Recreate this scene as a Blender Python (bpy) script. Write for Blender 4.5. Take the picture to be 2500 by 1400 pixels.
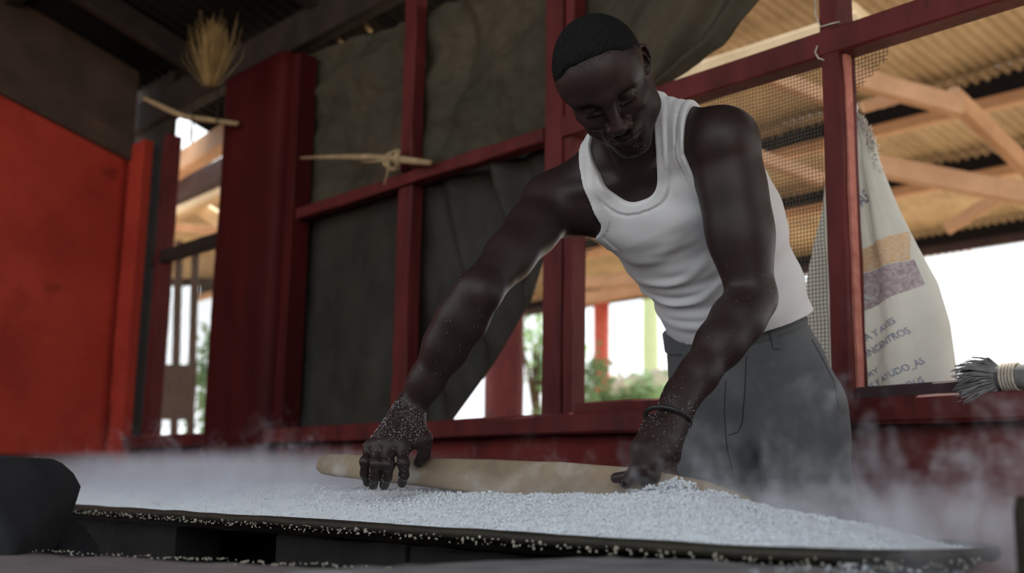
import bpy, bmesh, math, random
import numpy as np
from mathutils import Vector, Matrix, noise as mnoise

sc = bpy.context.scene
for o in list(bpy.data.objects):
    bpy.data.objects.remove(o)

# ------------------------------------------------------------------ camera
FPX = 2700.0
PITCH, ROLL = math.radians(10.2), math.radians(0.92)
CAM = np.array([0.0, 0.0, 0.75])
FW = np.array([0, math.cos(PITCH), math.sin(PITCH)])
UP = np.array([0, -math.sin(PITCH), math.cos(PITCH)])
RT = np.array([1.0, 0, 0])
CX = math.cos(ROLL) * RT + math.sin(ROLL) * UP      # image right
CY = -math.sin(ROLL) * RT + math.cos(ROLL) * UP     # image up
cd = bpy.data.cameras.new('camera')
cam = bpy.data.objects.new('camera', cd)
sc.collection.objects.link(cam)
cam.matrix_world = Matrix(((CX[0], CY[0], -FW[0], CAM[0]), (CX[1], CY[1], -FW[1], CAM[1]),
                           (CX[2], CY[2], -FW[2], CAM[2]), (0, 0, 0, 1)))
cd.sensor_width = 36.0
cd.lens = FPX / 2500.0 * 36.0
cd.clip_start, cd.clip_end = 0.02, 300
cd.dof.use_dof = True
cd.dof.focus_distance = 1.90
cd.dof.aperture_fstop = 2.9
sc.camera = cam

# ------------------------------------------------------------------ world, sun, exposure
wd = bpy.data.worlds.new('world')
sc.world = wd
wd.use_nodes = True
bg = wd.node_tree.nodes['Background']
bg.inputs[0].default_value = (0.93, 0.97, 1.0, 1)
bg.inputs[1].default_value = 2.4
sun = bpy.data.lights.new('sun', 'SUN')
sun.energy = 10.0
sun.angle = math.radians(1.0)
sun.color = (1.0, 0.93, 0.82)
so = bpy.data.objects.new('sun', sun)
sc.collection.objects.link(so)
so.rotation_euler = Vector((-0.25, -0.55, -1.0)).to_track_quat('-Z', 'Y').to_euler()
# added area lamp behind the camera, fill for daylight from an unseen opening
ar = bpy.data.lights.new('added_front_fill', 'AREA')
ar.shape = 'RECTANGLE'
ar.size, ar.size_y = 2.8, 1.7
ar.energy = 36.0
ar.color = (0.93, 0.97, 1.0)
ao = bpy.data.objects.new('added_front_fill', ar)
sc.collection.objects.link(ao)
ao.location = (0.75, -2.05, 2.35)
ao.rotation_euler = (Vector((0.0, 2.2, 0.8)) - Vector(ao.location)).to_track_quat('-Z', 'Y').to_euler()
sc.view_settings.view_transform = 'Standard'
sc.view_settings.look = 'None'
sc.view_settings.gamma = 1.0
sc.view_settings.use_curve_mapping = False
sc.view_settings.exposure = -0.35
sc.cycles.volume_step_rate = 9.0
sc.cycles.max_bounces = 5
sc.cycles.diffuse_bounces = 3
sc.cycles.glossy_bounces = 2
sc.cycles.adaptive_threshold = 0.1
sc.cycles.volume_max_steps = 24
sc.cycles.transparent_max_bounces = 12
sc.cycles.volume_bounces = 3
sc.cycles.use_denoising = True

# ------------------------------------------------------------------ frames and helpers
W = np.array([-0.6675, 0.7446, 0.0]); W /= np.linalg.norm(W)   # along the back wall, to the left and away
N = np.array([0.7446, 0.6675, 0.0]); N /= np.linalg.norm(N)    # out through the back wall
Z = np.array([0, 0, 1.0])
NW = 2.12                                                      # the back wall's inner face


def P(t, n, z):
    return W * t + N * n + Z * z


def ray(px, py):
    x, y = (px - 1250) / FPX, -(py - 700) / FPX
    return CX * x + CY * y + FW


def at(px, py, Y):
    d = ray(px, py)
    return CAM + d * (Y / d[1])


def wpx(px, py, n):
    d = ray(px, py)
    return CAM + d * (n / (d @ N))


def tpx(px, py, t):
    d = ray(px, py)
    return CAM + d * (t / (d @ W))


def unit(v):
    v = np.asarray(v, float)
    return v / np.linalg.norm(v)


RNG = random.Random(7)


def tag(o, label=None, cat=None, group=None, kind=None):
    if label: o['label'] = label
    if cat: o['category'] = cat
    if group: o['group'] = group
    if kind: o['kind'] = kind
    return o


def link(name, data, parent=None):
    o = bpy.data.objects.new(name, data)
    sc.collection.objects.link(o)
    if parent is not None:
        o.parent = parent
        o.matrix_parent_inverse = parent.matrix_world.inverted()
    return o


def empty(name, loc):
    o = bpy.data.objects.new(name, None)
    o.empty_display_size = 0.05
    o.matrix_world = Matrix.Translation(Vector(loc))
    sc.collection.objects.link(o)
    bpy.context.view_layer.update()
    return o


class MB:
    def __init__(s):
        s.v, s.f = [], []

    def add(s, v, f):
        b = len(s.v)
        s.v += [tuple(map(float, q)) for q in v]
        s.f += [tuple(i + b for i in q) for q in f]
        return s

    def tube(s, pts, rad, n=8, cap=True, flat=1.0, side=None):
        pts = [np.asarray(p, float) for p in pts]
        rad = [rad] * len(pts) if np.isscalar(rad) else rad
        vs, fs = [], []
        pu = None
        for i, p in enumerate(pts):
            d = unit(pts[min(i + 1, len(pts) - 1)] - pts[max(i - 1, 0)])
            if pu is None:
                a = np.asarray(side, float) if side is not None else (Z if abs(d[2]) < .9 else np.array([1., 0, 0]))
                u = unit(np.cross(d, a))
            else:
                u = unit(pu - d * (pu @ d))
            pu = u
            w = np.cross(u, d)
            for k in range(n):
                a = 2 * math.pi * (k + .5) / n
                vs.append(p + rad[i] * (math.cos(a) * u + flat * math.sin(a) * w))
        for i in range(len(pts) - 1):
            for k in range(n):
                fs.append((i * n + k, i * n + (k + 1) % n, (i + 1) * n + (k + 1) % n, (i + 1) * n + k))
        if cap:
            fs.append(tuple(range(n - 1, -1, -1)))
            fs.append(tuple((len(pts) - 1) * n + k for k in range(n)))
        return s.add(vs, fs)

    def beam(s, a, b, w, h, up=Z, ch=.12, seg=6, jit=.0012, seed=0):
        """A sawn timber: chamfered box from a to b, w across and h along up, slightly uneven."""
        a, b = np.asarray(a, float), np.asarray(b, float)
        d = unit(b - a)
        x = unit(np.cross(d, up))
        u = np.cross(x, d)
        c = ch * min(w, h)
        prof = [(-w/2, -h/2 + c), (-w/2 + c, -h/2), (w/2 - c, -h/2), (w/2, -h/2 + c),
                (w/2, h/2 - c), (w/2 - c, h/2), (-w/2 + c, h/2), (-w/2, h/2 - c)]
        rr = random.Random(seed)
        vs, fs = [], []
        for i in range(seg + 1):
            p = a + (b - a) * i / seg
            for (q, r) in prof:
                vs.append(p + x * (q + rr.uniform(-jit, jit)) + u * (r + rr.uniform(-jit, jit)))
        for i in range(seg):
            for k in range(8):
                fs.append((i*8 + k, i*8 + (k+1) % 8, (i+1)*8 + (k+1) % 8, (i+1)*8 + k))
        fs.append(tuple(range(7, -1, -1)))
        fs.append(tuple(seg*8 + k for k in range(8)))
        return s.add(vs, fs)

    def grid(s, fn, nu, nv, thick=0.0, nrm=None):
        vs = [fn(i / nu, j / nv) for j in range(nv + 1) for i in range(nu + 1)]
        fs = [(j*(nu+1)+i, j*(nu+1)+i+1, (j+1)*(nu+1)+i+1, (j+1)*(nu+1)+i) for j in range(nv) for i in range(nu)]
        if thick:
            m = len(vs)
            q = np.asarray(nrm, float) * thick
            vs += [np.asarray(v) + q for v in vs]
            fs += [tuple(k + m for k in reversed(f)) for f in fs]
            rim = [i for i in range(nu)] + [(nu+1)*(j) + nu for j in range(nv)]
            def side(a, b): fs.append((b, a, a + m, b + m))
            for i in range(nu):
                side(i, i+1); side(nv*(nu+1)+i+1, nv*(nu+1)+i)
            for j in range(nv):
                side((j+1)*(nu+1), j*(nu+1)); side(j*(nu+1)+nu, (j+1)*(nu+1)+nu)
        return s.add(vs, fs)

    def build(s, name, mat, parent=None, smooth=False, origin=None):
        v = np.array(s.v, float)
        org = v.mean(0) if origin is None else np.asarray(origin, float)
        me = bpy.data.meshes.new(name)
        me.from_pydata((v - org).tolist(), [], s.f)
        me.validate()
        bm = bmesh.new(); bm.from_mesh(me)
        bmesh.ops.recalc_face_normals(bm, faces=bm.faces)
        bm.to_mesh(me); bm.free()
        if smooth:
            me.polygons.foreach_set('use_smooth', [True] * len(me.polygons))
        me.materials.append(mat)
        o = bpy.data.objects.new(name, me)
        o.matrix_world = Matrix.Translation(Vector(org))
        sc.collection.objects.link(o)
        if parent is not None:
            o.parent = parent
            o.matrix_parent_inverse = parent.matrix_world.inverted()
        return o


# ------------------------------------------------------------------ materials
def material(name, base, rough=.7, spec=.35, vary=None, scale=6.0, detail=5.0, bump=0.0, bscale=60.0,
             streak=None, spots=None, metal=0.0, trans=0.0, stretch=(1, 1, 1), sheen=0.0, coords='Object'):
    """base colour varied by noise, optional second noise of spots (stains), bump for fine relief"""
    m = bpy.data.materials.new(name)
    m.use_nodes = True
    nt = m.node_tree
    L = nt.links
    b = nt.nodes['Principled BSDF']
    b.inputs['Roughness'].default_value = rough
    b.inputs['Specular IOR Level'].default_value = spec
    b.inputs['Metallic'].default_value = metal
    if sheen:
        b.inputs['Sheen Weight'].default_value = sheen
    tc = nt.nodes.new('ShaderNodeTexCoord')
    mp = nt.nodes.new('ShaderNodeMapping')
    mp.inputs['Scale'].default_value = stretch
    L.new(tc.outputs[coords], mp.inputs[0])
    col = None
    if vary is not None:
        n1 = nt.nodes.new('ShaderNodeTexNoise')
        n1.inputs['Scale'].default_value = scale
        n1.inputs['Detail'].default_value = detail
        n1.inputs['Roughness'].default_value = .62
        L.new(mp.outputs[0], n1.inputs['Vector'])
        r = nt.nodes.new('ShaderNodeValToRGB')
        r.color_ramp.elements[0].position = .33
        r.color_ramp.elements[1].position = .68
        r.color_ramp.elements[0].color = (*vary, 1)
        r.color_ramp.elements[1].color = (*base, 1)
        L.new(n1.outputs['Fac'], r.inputs[0])
        col = r.outputs[0]
    if spots is not None:
        scol, sscale, lo, hi = spots
        n2 = nt.nodes.new('ShaderNodeTexNoise')
        n2.inputs['Scale'].default_value = sscale
        n2.inputs['Detail'].default_value = 7
        L.new(mp.outputs[0], n2.inputs['Vector'])
        mr = nt.nodes.new('ShaderNodeMapRange')
        mr.inputs[1].default_value, mr.inputs[2].default_value = lo, hi
        L.new(n2.outputs['Fac'], mr.inputs[0])
        mx = nt.nodes.new('ShaderNodeMix'); mx.data_type = 'RGBA'
        L.new(mr.outputs[0], mx.inputs['Factor'])
        if col is None: mx.inputs[6].default_value = (*base, 1)
        else: L.new(col, mx.inputs[6])
        mx.inputs[7].default_value = (*scol, 1)
        col = mx.outputs[2]
    if col is None: b.inputs['Base Color'].default_value = (*base, 1)
    else: L.new(col, b.inputs['Base Color'])
    if bump:
        n3 = nt.nodes.new('ShaderNodeTexNoise')
        n3.inputs['Scale'].default_value = bscale
        n3.inputs['Detail'].default_value = 6
        L.new(mp.outputs[0], n3.inputs['Vector'])
        bp = nt.nodes.new('ShaderNodeBump')
        bp.inputs['Strength'].default_value = min(1, bump)
        bp.inputs['Distance'].default_value = .004
        L.new(n3.outputs['Fac'], bp.inputs['Height'])
        L.new(bp.outputs[0], b.inputs['Normal'])
    if trans:
        tr = nt.nodes.new('ShaderNodeBsdfTranslucent')
        mixs = nt.nodes.new('ShaderNodeMixShader')
        mixs.inputs[0].default_value = trans
        if col is None: tr.inputs[0].default_value = (*base, 1)
        else: L.new(col, tr.inputs[0])
        out = nt.nodes['Material Output']
        L.new(b.outputs[0], mixs.inputs[1]); L.new(tr.outputs[0], mixs.inputs[2])
        L.new(mixs.outputs[0], out.inputs[0])
    return m


M = {}
M['red_plaster'] = material('red_plaster', (.150, .026, .022), .85, .10, (.085, .013, .012), 2.2, 6, .35, 30,
                            spots=((.05, .012, .01), 5.0, .60, .78))
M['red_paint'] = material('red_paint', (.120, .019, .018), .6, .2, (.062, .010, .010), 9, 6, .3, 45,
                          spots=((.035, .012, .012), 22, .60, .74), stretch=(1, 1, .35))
M['red_plaster_lit'] = material('red_plaster_lit', (.47, .056, .034), .8, .12, (.30, .032, .020), 2.2, 6, .35, 30,
                             spots=((.06, .012, .01), 5.0, .62, .80))  # brighter copy of the red plaster, the left wall's light put into its colour
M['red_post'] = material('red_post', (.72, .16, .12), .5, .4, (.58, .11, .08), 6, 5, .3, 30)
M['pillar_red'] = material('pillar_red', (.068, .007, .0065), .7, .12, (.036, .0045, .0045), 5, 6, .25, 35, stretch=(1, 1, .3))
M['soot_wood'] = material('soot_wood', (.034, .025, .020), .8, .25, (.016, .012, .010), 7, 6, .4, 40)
M['brown_board'] = material('brown_board', (.085, .055, .040), .8, .25, (.05, .032, .025), 5, 6, .3, 30)
M['hall_wood'] = material('hall_wood', (.60, .37, .22), .7, .3, (.43, .25, .14), 4, 6, .3, 40, stretch=(1, 1, 1))
M['dark_wood'] = material('dark_wood', (.06, .035, .04), .7, .3, (.03, .02, .025), 5, 5, .3, 40)
M['pale_wood'] = material('pale_wood', (.66, .52, .33), .7, .3, (.52, .39, .23), 5, 6, .2, 40)
M['hall_sheet'] = material('hall_sheet', (.58, .46, .29), .55, .4, (.34, .25, .15), 2.2, 6, .1, 20, spots=((.20, .13, .07), 3.0, .62, .8))
M['shadow_black'] = material('shadow_black', (.012, .011, .014), .9, .2)
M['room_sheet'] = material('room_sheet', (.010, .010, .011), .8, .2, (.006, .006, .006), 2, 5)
M['concrete'] = material('concrete', (.20, .20, .21), .85, .3, (.11, .11, .115), 14, 8, .6, 60)
M['soot_block'] = material('soot_block', (.016, .0155, .015), .9, .25, (.007, .007, .007), 10, 8, .8, 50)
M['near_slab'] = material('near_slab', (.20, .17, .17), .9, .25, (.13, .11, .115), 10, 7, .5, 60)
M['stone'] = material('stone', (.022, .023, .026), .8, .3, (.010, .011, .013), 7, 8, .9, 22)
M['pan_steel'] = material('pan_steel', (.016, .015, .013), .6, .4, (.035, .030, .018), 12, 7, .5, 60, metal=.3)
M['ground'] = material('ground', (.60, .47, .34), .95, .1, (.48, .36, .25), .7, 7, .3, 8)
M['floor'] = material('floor', (.13, .10, .09), .9, .2, (.08, .065, .06), 3, 6, .4, 14)
M['tarp_up'] = material('tarp_up', (.075, .062, .042), .68, .2, (.034, .034, .023), 3.5, 8, .9, 14, trans=.06)
M['tarp_low'] = material('tarp_low', (.046, .043, .034), .68, .2, (.024, .023, .019), 4, 8, .8, 14, trans=.16)
M['wire'] = material('wire', (.085, .075, .055), .6, .4, (.04, .035, .03), 30, 4, metal=.3)
M['cord'] = material('cord', (.55, .50, .43), .8, .2, (.38, .33, .27), 60, 3)
M['straw'] = material('straw', (.50, .35, .15), .7, .3, (.30, .20, .08), 25, 4)
M['stick'] = material('stick', (.42, .31, .18), .75, .25, (.26, .18, .10), 18, 5, .3, 60)
M['leaf'] = material('leaf', (.36, .52, .26), .5, .4, (.20, .38, .22), 3, 4, trans=.5)
M['bark'] = material('bark', (.16, .12, .08), .9, .2, (.08, .06, .04), 10, 6, .6, 20)
M['lime_paint'] = material('lime_paint', (.52, .62, .36), .6, .3, (.44, .54, .30), 6, 5)
M['yard_wall'] = material('yard_wall', (.55, .48, .40), .9, .2, (.45, .38, .31), 2, 6)
M['white_sheet'] = material('white_sheet', (.75, .74, .72), .7, .3, (.66, .65, .62), 3, 5)


def corr_sheet(name, L, width, axis_len_vec, mat, pitch=.076, amp=.010):
    """one corrugated roofing sheet, corners at the local origin: width along W, length along axis_len_vec"""
    nv = max(2, int(round(width / pitch * 8)))
    d = np.asarray(axis_len_vec, float)
    nrm = unit(np.cross(W, d)); nrm = nrm if nrm[2] > 0 else -nrm
    mb = MB()
    mb.grid(lambda a, b: W * (a * width) + d * b + nrm * (amp * math.sin(2 * math.pi * a * width / pitch)), nv, 3, .0025, nrm)
    return mb.build(name, mat, None, True, origin=(0, 0, 0))


# ------------------------------------------------------------------ the room
def zc(n):                       # underside of the kitchen's lean-to roof
    return 2.60 + .32 * (NW - n)


# floor inside and ground outside
fl = MB()
fl.grid(lambda a, b: P(-2.2 + 7.4 * a, -3.0 + 5.2 * b, .008 * mnoise.noise((a * 30, b * 22, 0)) - .004), 60, 40)
tag(fl.build('floor', M['floor'], None, True), kind='structure')
g = MB()
g.grid(lambda a, b: P(-40 + 90 * a, -30 + 75 * b, -.03 + .02 * mnoise.noise((a * 40, b * 40, 3))), 60, 50)
tag(g.build('ground', M['ground'], None, True), kind='structure')

# left wall (gable end) with its two sloping boards and the low ledge
TL = 5.10
wl = MB()
def wl_fn(a, b):
    n = -1.6 + 3.68 * a
    z = b * (zc(n) + .16)
    return P(TL + .004 * mnoise.noise((n * 3, z * 3, 1)), n, z)
wl.grid(wl_fn, 60, 40, .12, W)
wallL = tag(wl.build('wall_left', M['red_plaster_lit'], None, True), kind='structure')


def board_on_left(name, n0, za0, zb0, n1, za1, zb1, th, mat):
    mb = MB()
    fn = lambda a, b: P(TL - .006, n0 + (n1 - n0) * a, (za0 + (za1 - za0) * a) * (1 - b) + (zb0 + (zb1 - zb0) * a) * b + .003 * mnoise.noise((a * 9, b * 2, n0)))
    mb.grid(fn, 24, 2, th, -W)
    return mb.build(name, mat, wallL)


board_on_left('gable_board', -1.0, 3.17, 3.28, 2.07, 2.262, 2.372, .03, M['brown_board'])
board_on_left('gable_board', -1.0, 3.285, 3.72, 2.07, 2.376, 2.72, .018, M['brown_board'])
led = MB()
led.beam(P(TL - .06, -1.2, .80), P(TL - .06, 2.1, .80), .14, .10, seg=16, jit=.003, seed=3)
led.build('ledge', M['red_plaster'], wallL)

# back wall: low masonry wall with sill plank, posts, rails
wb = empty('wall_back', P(2.5, NW, 0)); tag(wb, kind='structure')
lw = MB()
lw.grid(lambda a, b: P(-2.2 + 7.3 * a, NW + .005 * mnoise.noise((a * 20, b * 4, 5)), .885 * b), 90, 16, .14, N)
lw.build('low_wall', M['red_plaster'], wb, True)
sl = MB(); sl.beam(P(-2.2, NW + .045, .9125), P(5.05, NW + .045, .9125), .19, .055, seg=40, jit=.0025, seed=4)
sl.build('sill_plank', M['red_paint'], wb)
sl = MB(); sl.beam(P(-2.2, NW + .035, .958), P(1.262, NW + .035, .950), .07, .034, seg=16, jit=.003, seed=9)
sl.build('sill_timber', M['dark_wood'], wb)
sl = MB(); sl.beam(P(1.30, NW - .012, .953), P(2.07, NW - .012, .953), .05, .028, seg=8, jit=.002, seed=5)
sl.build('sill_batten', M['red_paint'], wb)


def post(t0, t1, z0, z1, dn=.06, n0=NW, mat='red_paint', seed=0, name='post'):
    mb = MB()
    mb.beam(P((t0 + t1) / 2, n0 + dn / 2, z0), P((t0 + t1) / 2, n0 + dn / 2, z1), abs(t1 - t0), dn, up=N, ch=.07, seg=10, jit=.0018, seed=seed)
    return mb.build(name, M[mat], wb)


RAIL0, RAIL1 = 1.728, 1.787
post(1.273, 1.320, .94, RAIL0 + .001, .07, seed=1)
post(1.273, 1.320, RAIL1 - .001, 2.62, .07, seed=2)
M['faded_lit_paint'] = material('faded_lit_paint', (.50, .20, .15), .7, .2, (.34, .11, .09), 30, 5, .3, 60)
sl = MB(); sl.beam(P(1.2705, NW + .030, .955), P(1.2705, NW + .030, RAIL0 - .002), .008, .026, up=N, seg=10, jit=.0008, seed=21)  # added strip: outside light on the post's side, put into pale faded paint
sl.build('lit_edge_strip', M['faded_lit_paint'], wb)
post(2.165, 2.235, .94, 2.62, .055, seed=3)                    # middle post, built of two timbers
post(2.128, 2.163, .94, 1.73, .055, n0=NW + .010, seed=4)
post(2.128, 2.163, 1.78, 2.62, .05, n0=NW + .012, seed=14)
post(2.878, 2.953, .94, RAIL0, .05, n0=NW + .003, seed=5)
post(2.885, 2.948, RAIL1, 2.62, .05, n0=NW + .003, seed=6)
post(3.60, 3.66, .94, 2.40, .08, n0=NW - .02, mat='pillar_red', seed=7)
post(4.80, 4.85, .94, 2.35, .07, seed=8)
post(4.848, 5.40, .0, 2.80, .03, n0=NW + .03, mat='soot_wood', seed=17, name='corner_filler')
post(4.93, 5.09, .0, 2.34, .05, n0=NW - .06, mat='red_plaster_lit', seed=10, name='corner_post')


def rail(t0, t1, z0, z1, dn=.05, n0=NW, mat='red_paint', seed=0, name='rail'):
    mb = MB()
    mb.beam(P(t0, n0 + dn / 2, (z0 + z1) / 2), P(t1, n0 + dn / 2, (z0 + z1) / 2), dn, abs(z1 - z0), ch=.08, seg=14, jit=.0018, seed=seed)
    return mb.build(name, M[mat], wb)


rail(-2.2, 2.163, RAIL0 - .002, RAIL1 + .004, .06, seed=11)
rail(2.236, 3.60, RAIL0 + .004, RAIL1 - .012, .05, n0=NW - .005, seed=12)
rail(4.17, 4.92, 1.735, 1.79, .05, mat='soot_wood', seed=13)
rail(-2.2, 5.45, 2.45, 2.60, .07, n0=NW + .0, mat='soot_wood', seed=15, name='eave_beam')

# the round-cornered masonry pillar
pl = MB()
def pil(a, b):
    z = 2.42 * b
    ang = 2 * math.pi * a
    r = 1.0 / (abs(math.cos(ang)) ** 12 + abs(math.sin(ang)) ** 12) ** (1 / 12)
    jj = .004 * mnoise.noise((math.cos(ang) * 2, math.sin(ang) * 2, z * 3))
    return P(3.915 + (.25 + jj) * r * math.cos(ang), NW + .14 + (.20 + jj) * r * math.sin(ang), z)
pl.grid(pil, 96, 40)
pl.v += [tuple(P(3.915, NW + .14, 2.42))]
top0 = 40 * 97
pl.f += [(top0 + i, top0 + i + 1, len(pl.v) - 1) for i in range(96)]
pil_o = pl.build('pillar', M['pillar_red'], wb, True)

# kitchen roof: dark corrugated sheets on rafters
roof = empty('ceiling', P(2.0, 1.0, zc(1.0))); tag(roof, kind='structure')
n_hi, n_lo = -1.7, 2.78
axis = (P(0, n_hi, zc(n_hi) + .10) - P(0, n_lo, zc(n_lo) + .10))
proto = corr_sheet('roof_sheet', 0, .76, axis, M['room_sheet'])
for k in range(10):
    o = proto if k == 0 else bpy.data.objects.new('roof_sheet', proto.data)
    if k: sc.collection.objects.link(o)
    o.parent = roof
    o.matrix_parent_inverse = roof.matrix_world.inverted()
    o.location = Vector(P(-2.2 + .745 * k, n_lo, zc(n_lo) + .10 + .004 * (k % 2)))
for k, t in enumerate((4.55, 3.55, 2.5, 1.4, .3, -.9)):
    mb = MB()
    mb.beam(P(t, -1.6, zc(-1.6) + .03), P(t, 2.6, zc(2.6) + .03), .06, .11, seg=10, seed=20 + k)
    mb.build('rafter', M['soot_wood'], roof)
for k, n in enumerate((1.45, .75, .0)):
    mb = MB()
    mb.beam(P(-2.2, n, zc(n) + .078), P(5.1, n, zc(n) + .078), .07, .05, seg=16, seed=40 + k)
    mb.build('purlin', M['soot_wood'], roof)
# half wall behind the camera; the right side is an open doorway beside a stub wall
wf = MB()
wf.grid(lambda a, b: P(-2.2 + 7.3 * a, -1.66 - .0 * b, 1.05 * b), 30, 8, .1, -N)
tag(wf.build('wall_front', M['red_plaster'], None, True), kind='structure')
for nm, n0, n1, z0, z1 in (('wall_right', .35, 2.1, 0, 2.5), ('wall_right_lintel', -1.6, .35, 1.9, 2.62)):
    wr = MB()
    wr.grid(lambda a, b: P(-2.2, n0 + (n1 - n0) * a, z0 + (min(z1, zc(n1)) - z0) * b), 12, 12, .1, -W)
    tag(wr.build(nm, M['red_plaster'], None, True), kind='structure')

# ------------------------------------------------------------------ the hall outside
def zh(n):
    return 3.50 - .14 * (n - 6.9)


hall = empty('hall_roof', P(3, 7, 3.4)); tag(hall, 'big corrugated hall roof on orange timbers beyond the wall', 'roof')
rows = [(4.75, 6.9), (6.9, 8.0), (8.0, 9.45), (9.45, 10.05)]
for ri, (na, nb) in enumerate(rows):
    ax = P(0, nb + .05, zh(nb + .05)) - P(0, na, zh(na))
    pr = corr_sheet('roof_sheet', 0, .836, ax, M['hall_sheet'], amp=.014)
    for k in range(22):
        o = pr if k == 0 else bpy.data.objects.new('roof_sheet', pr.data)
        if k: sc.collection.objects.link(o)
        o.parent = hall; o.matrix_parent_inverse = hall.matrix_world.inverted()
        o.location = Vector(P(-3.5 + .82 * k, na, zh(na) - .012 * ri + .012 * (k % 2)))
for k, n in enumerate((5.8, 6.98, 8.08, 9.5)):
    zb = zh(n)
    mb = MB(); mb.beam(P(-3.5, n + .04, zb - .195), P(14.5, n + .04, zb - .195), .07, .085, seg=20, seed=60 + k)
    mb.build('purlin', M['hall_wood'] if k < 3 else M['dark_wood'], hall)
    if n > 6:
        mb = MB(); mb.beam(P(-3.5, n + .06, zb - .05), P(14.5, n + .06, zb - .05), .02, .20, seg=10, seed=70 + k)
        mb.build('shadow_strip', M['shadow_black'], hall)  # black strip stands in for the shaded gap above the purlin
mb = MB(); mb.beam(P(-3.5, 9.82, zh(9.82) - .07), P(14.5, 9.82, zh(9.82) - .07), .03, .11, seg=10, seed=77)
mb.build('fascia_board', M['pale_wood'], hall)
mb = MB(); mb.beam(P(3.0, 4.8, zh(4.8) - .12), P(14.5, 4.8, zh(4.8) - .12), .10, .20, seg=16, seed=79, jit=.004)
mb.build('ridge_beam', M['hall_wood'], hall)


def hbeam(a, b, w, h, seed, mat='hall_wood', name='truss_timber'):
    mb = MB(); mb.beam(a, b, w, h, seg=8, seed=seed)
    return mb.build(name, M[mat], hall)


# truss timbers seen through the right bay, through the screen and through the middle bay
hbeam(at(2085, 190, 5.6), at(2345, 262, 5.7), .07, .11, 81)
hbeam(at(2325, 235, 5.7), at(2620, 515, 6.6), .07, .11, 82)
hbeam(at(2120, 402, 6.0), at(2640, 500, 6.0), .07, .12, 83)
hbeam(at(2310, 560, 6.5), at(2440, 480, 6.3), .05, .07, 84)
hbeam(at(2105, 262, 5.9), at(2250, 222, 5.9), .05, .06, 85)
hbeam(at(1700, 330, 5.6), at(2010, 440, 5.6), .06, .07, 86)
hbeam(at(1780, 150, 5.0), at(2020, 240, 5.0), .06, .07, 87)
hbeam(at(1560, 232, 4.7), at(2100, 62, 4.2), .05, .11, 88, 'pale_wood')
hbeam(at(2000, -30, 4.2), at(2130, 70, 4.4), .05, .07, 89, 'pale_wood')
hbeam(at(1380, 690, 8.6), at(1640, 682, 8.2), .10, .10, 90)
hbeam(at(1380, 738, 9.2), at(1660, 690, 8.8), .10, .10, 91)
hbeam(at(1440, 560, 7.0), at(1640, 690, 8.2), .05, .07, 92, 'pale_wood')
# timbers in the left opening
hbeam(at(370, 448, 6.6), at(600, 305, 5.2), .09, .125, 93)
hbeam(at(360, 505, 6.9), at(600, 392, 5.9), .09, .13, 100, 'dark_wood')
hbeam(at(360, 550, 7.6), at(600, 440, 6.4), .07, .09, 94, 'pale_wood')
hbeam(at(455, 485, 7.2), at(570, 560, 6.9), .06, .09, 95, 'pale_wood')
hbeam(at(360, 548, 7.6), at(560, 568, 7.0), .05, .05, 96)
for k, px in enumerate((438, 478)):
    hbeam(at(px, 590, 7.2), at(px - 14, 1075, 7.2), .045, .045, 97 + k, 'brown_board', 'screen_stud')
hbeam(at(385, 690, 7.25), at(545, 688, 7.25), .04, .05, 99, 'brown_board', 'screen_rail')


def column(name, px, n, r, mat, label, cat='post', z1=None):
    q = wpx(px, 1100, n)
    z1 = zh(n) - .18 if z1 is None else z1
    e = empty(name, (q[0], q[1], 0)); tag(e, label, cat)
    mb = MB()
    mb.tube([q * [1, 1, 0] + Z * (z1 * k / 10 - .02) for k in range(11)],
            [r * (1 + .03 * math.sin(k * 2.1)) for k in range(11)], 20)
    mb.build('shaft', M[mat], e, True)
    mb = MB()
    mb.tube([q * [1, 1, 0] + Z * z for z in (-.02, .10, .14)], [r * 1.25, r * 1.25, r * 1.05], 20)
    mb.build('base', M[mat], e, True)
    mb = MB()
    mb.beam(q * [1, 1, 0] + Z * (z1 + .03) - W * .22, q * [1, 1, 0] + Z * (z1 + .03) + W * .22, r * 1.6, .07, seed=int(px))
    mb.build('cap_timber', M['hall_wood'], e)
    return e


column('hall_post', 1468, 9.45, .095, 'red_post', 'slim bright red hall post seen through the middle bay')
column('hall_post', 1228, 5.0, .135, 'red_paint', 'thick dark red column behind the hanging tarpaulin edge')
column('yard_post', 1590, 12.6, .12, 'lime_paint', 'lime green painted post far out in the yard', z1=4.2)
# yard wall and yard screen board
q0, q1 = at(1475, 1000, 16.5), at(1720, 1000, 15.0)
mb = MB()
d0 = unit((q1 - q0) * [1, 1, 0])
mb.grid(lambda a, b: q0 * [1, 1, 0] + d0 * (3.2 * a) + Z * ((2.35 + .1 * mnoise.noise((a * 9, 0, 0))) * b), 30, 8, .2, np.cross(d0, Z))
tag(mb.build('yard_wall', M['yard_wall'], None, True), 'beige yard wall behind the lime green post', 'wall')
# brown board fixed on the screen seen through the left opening
bo = MB()
c0 = at(432, 958, 6.9)
bo.beam(c0 - RT * .115 , c0 + RT * .115, .02, .345, seg=6, seed=31)
tag(bo.build('notice_board', M['brown_board']), 'plain brown board hung in the narrow left opening', 'board')


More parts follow.
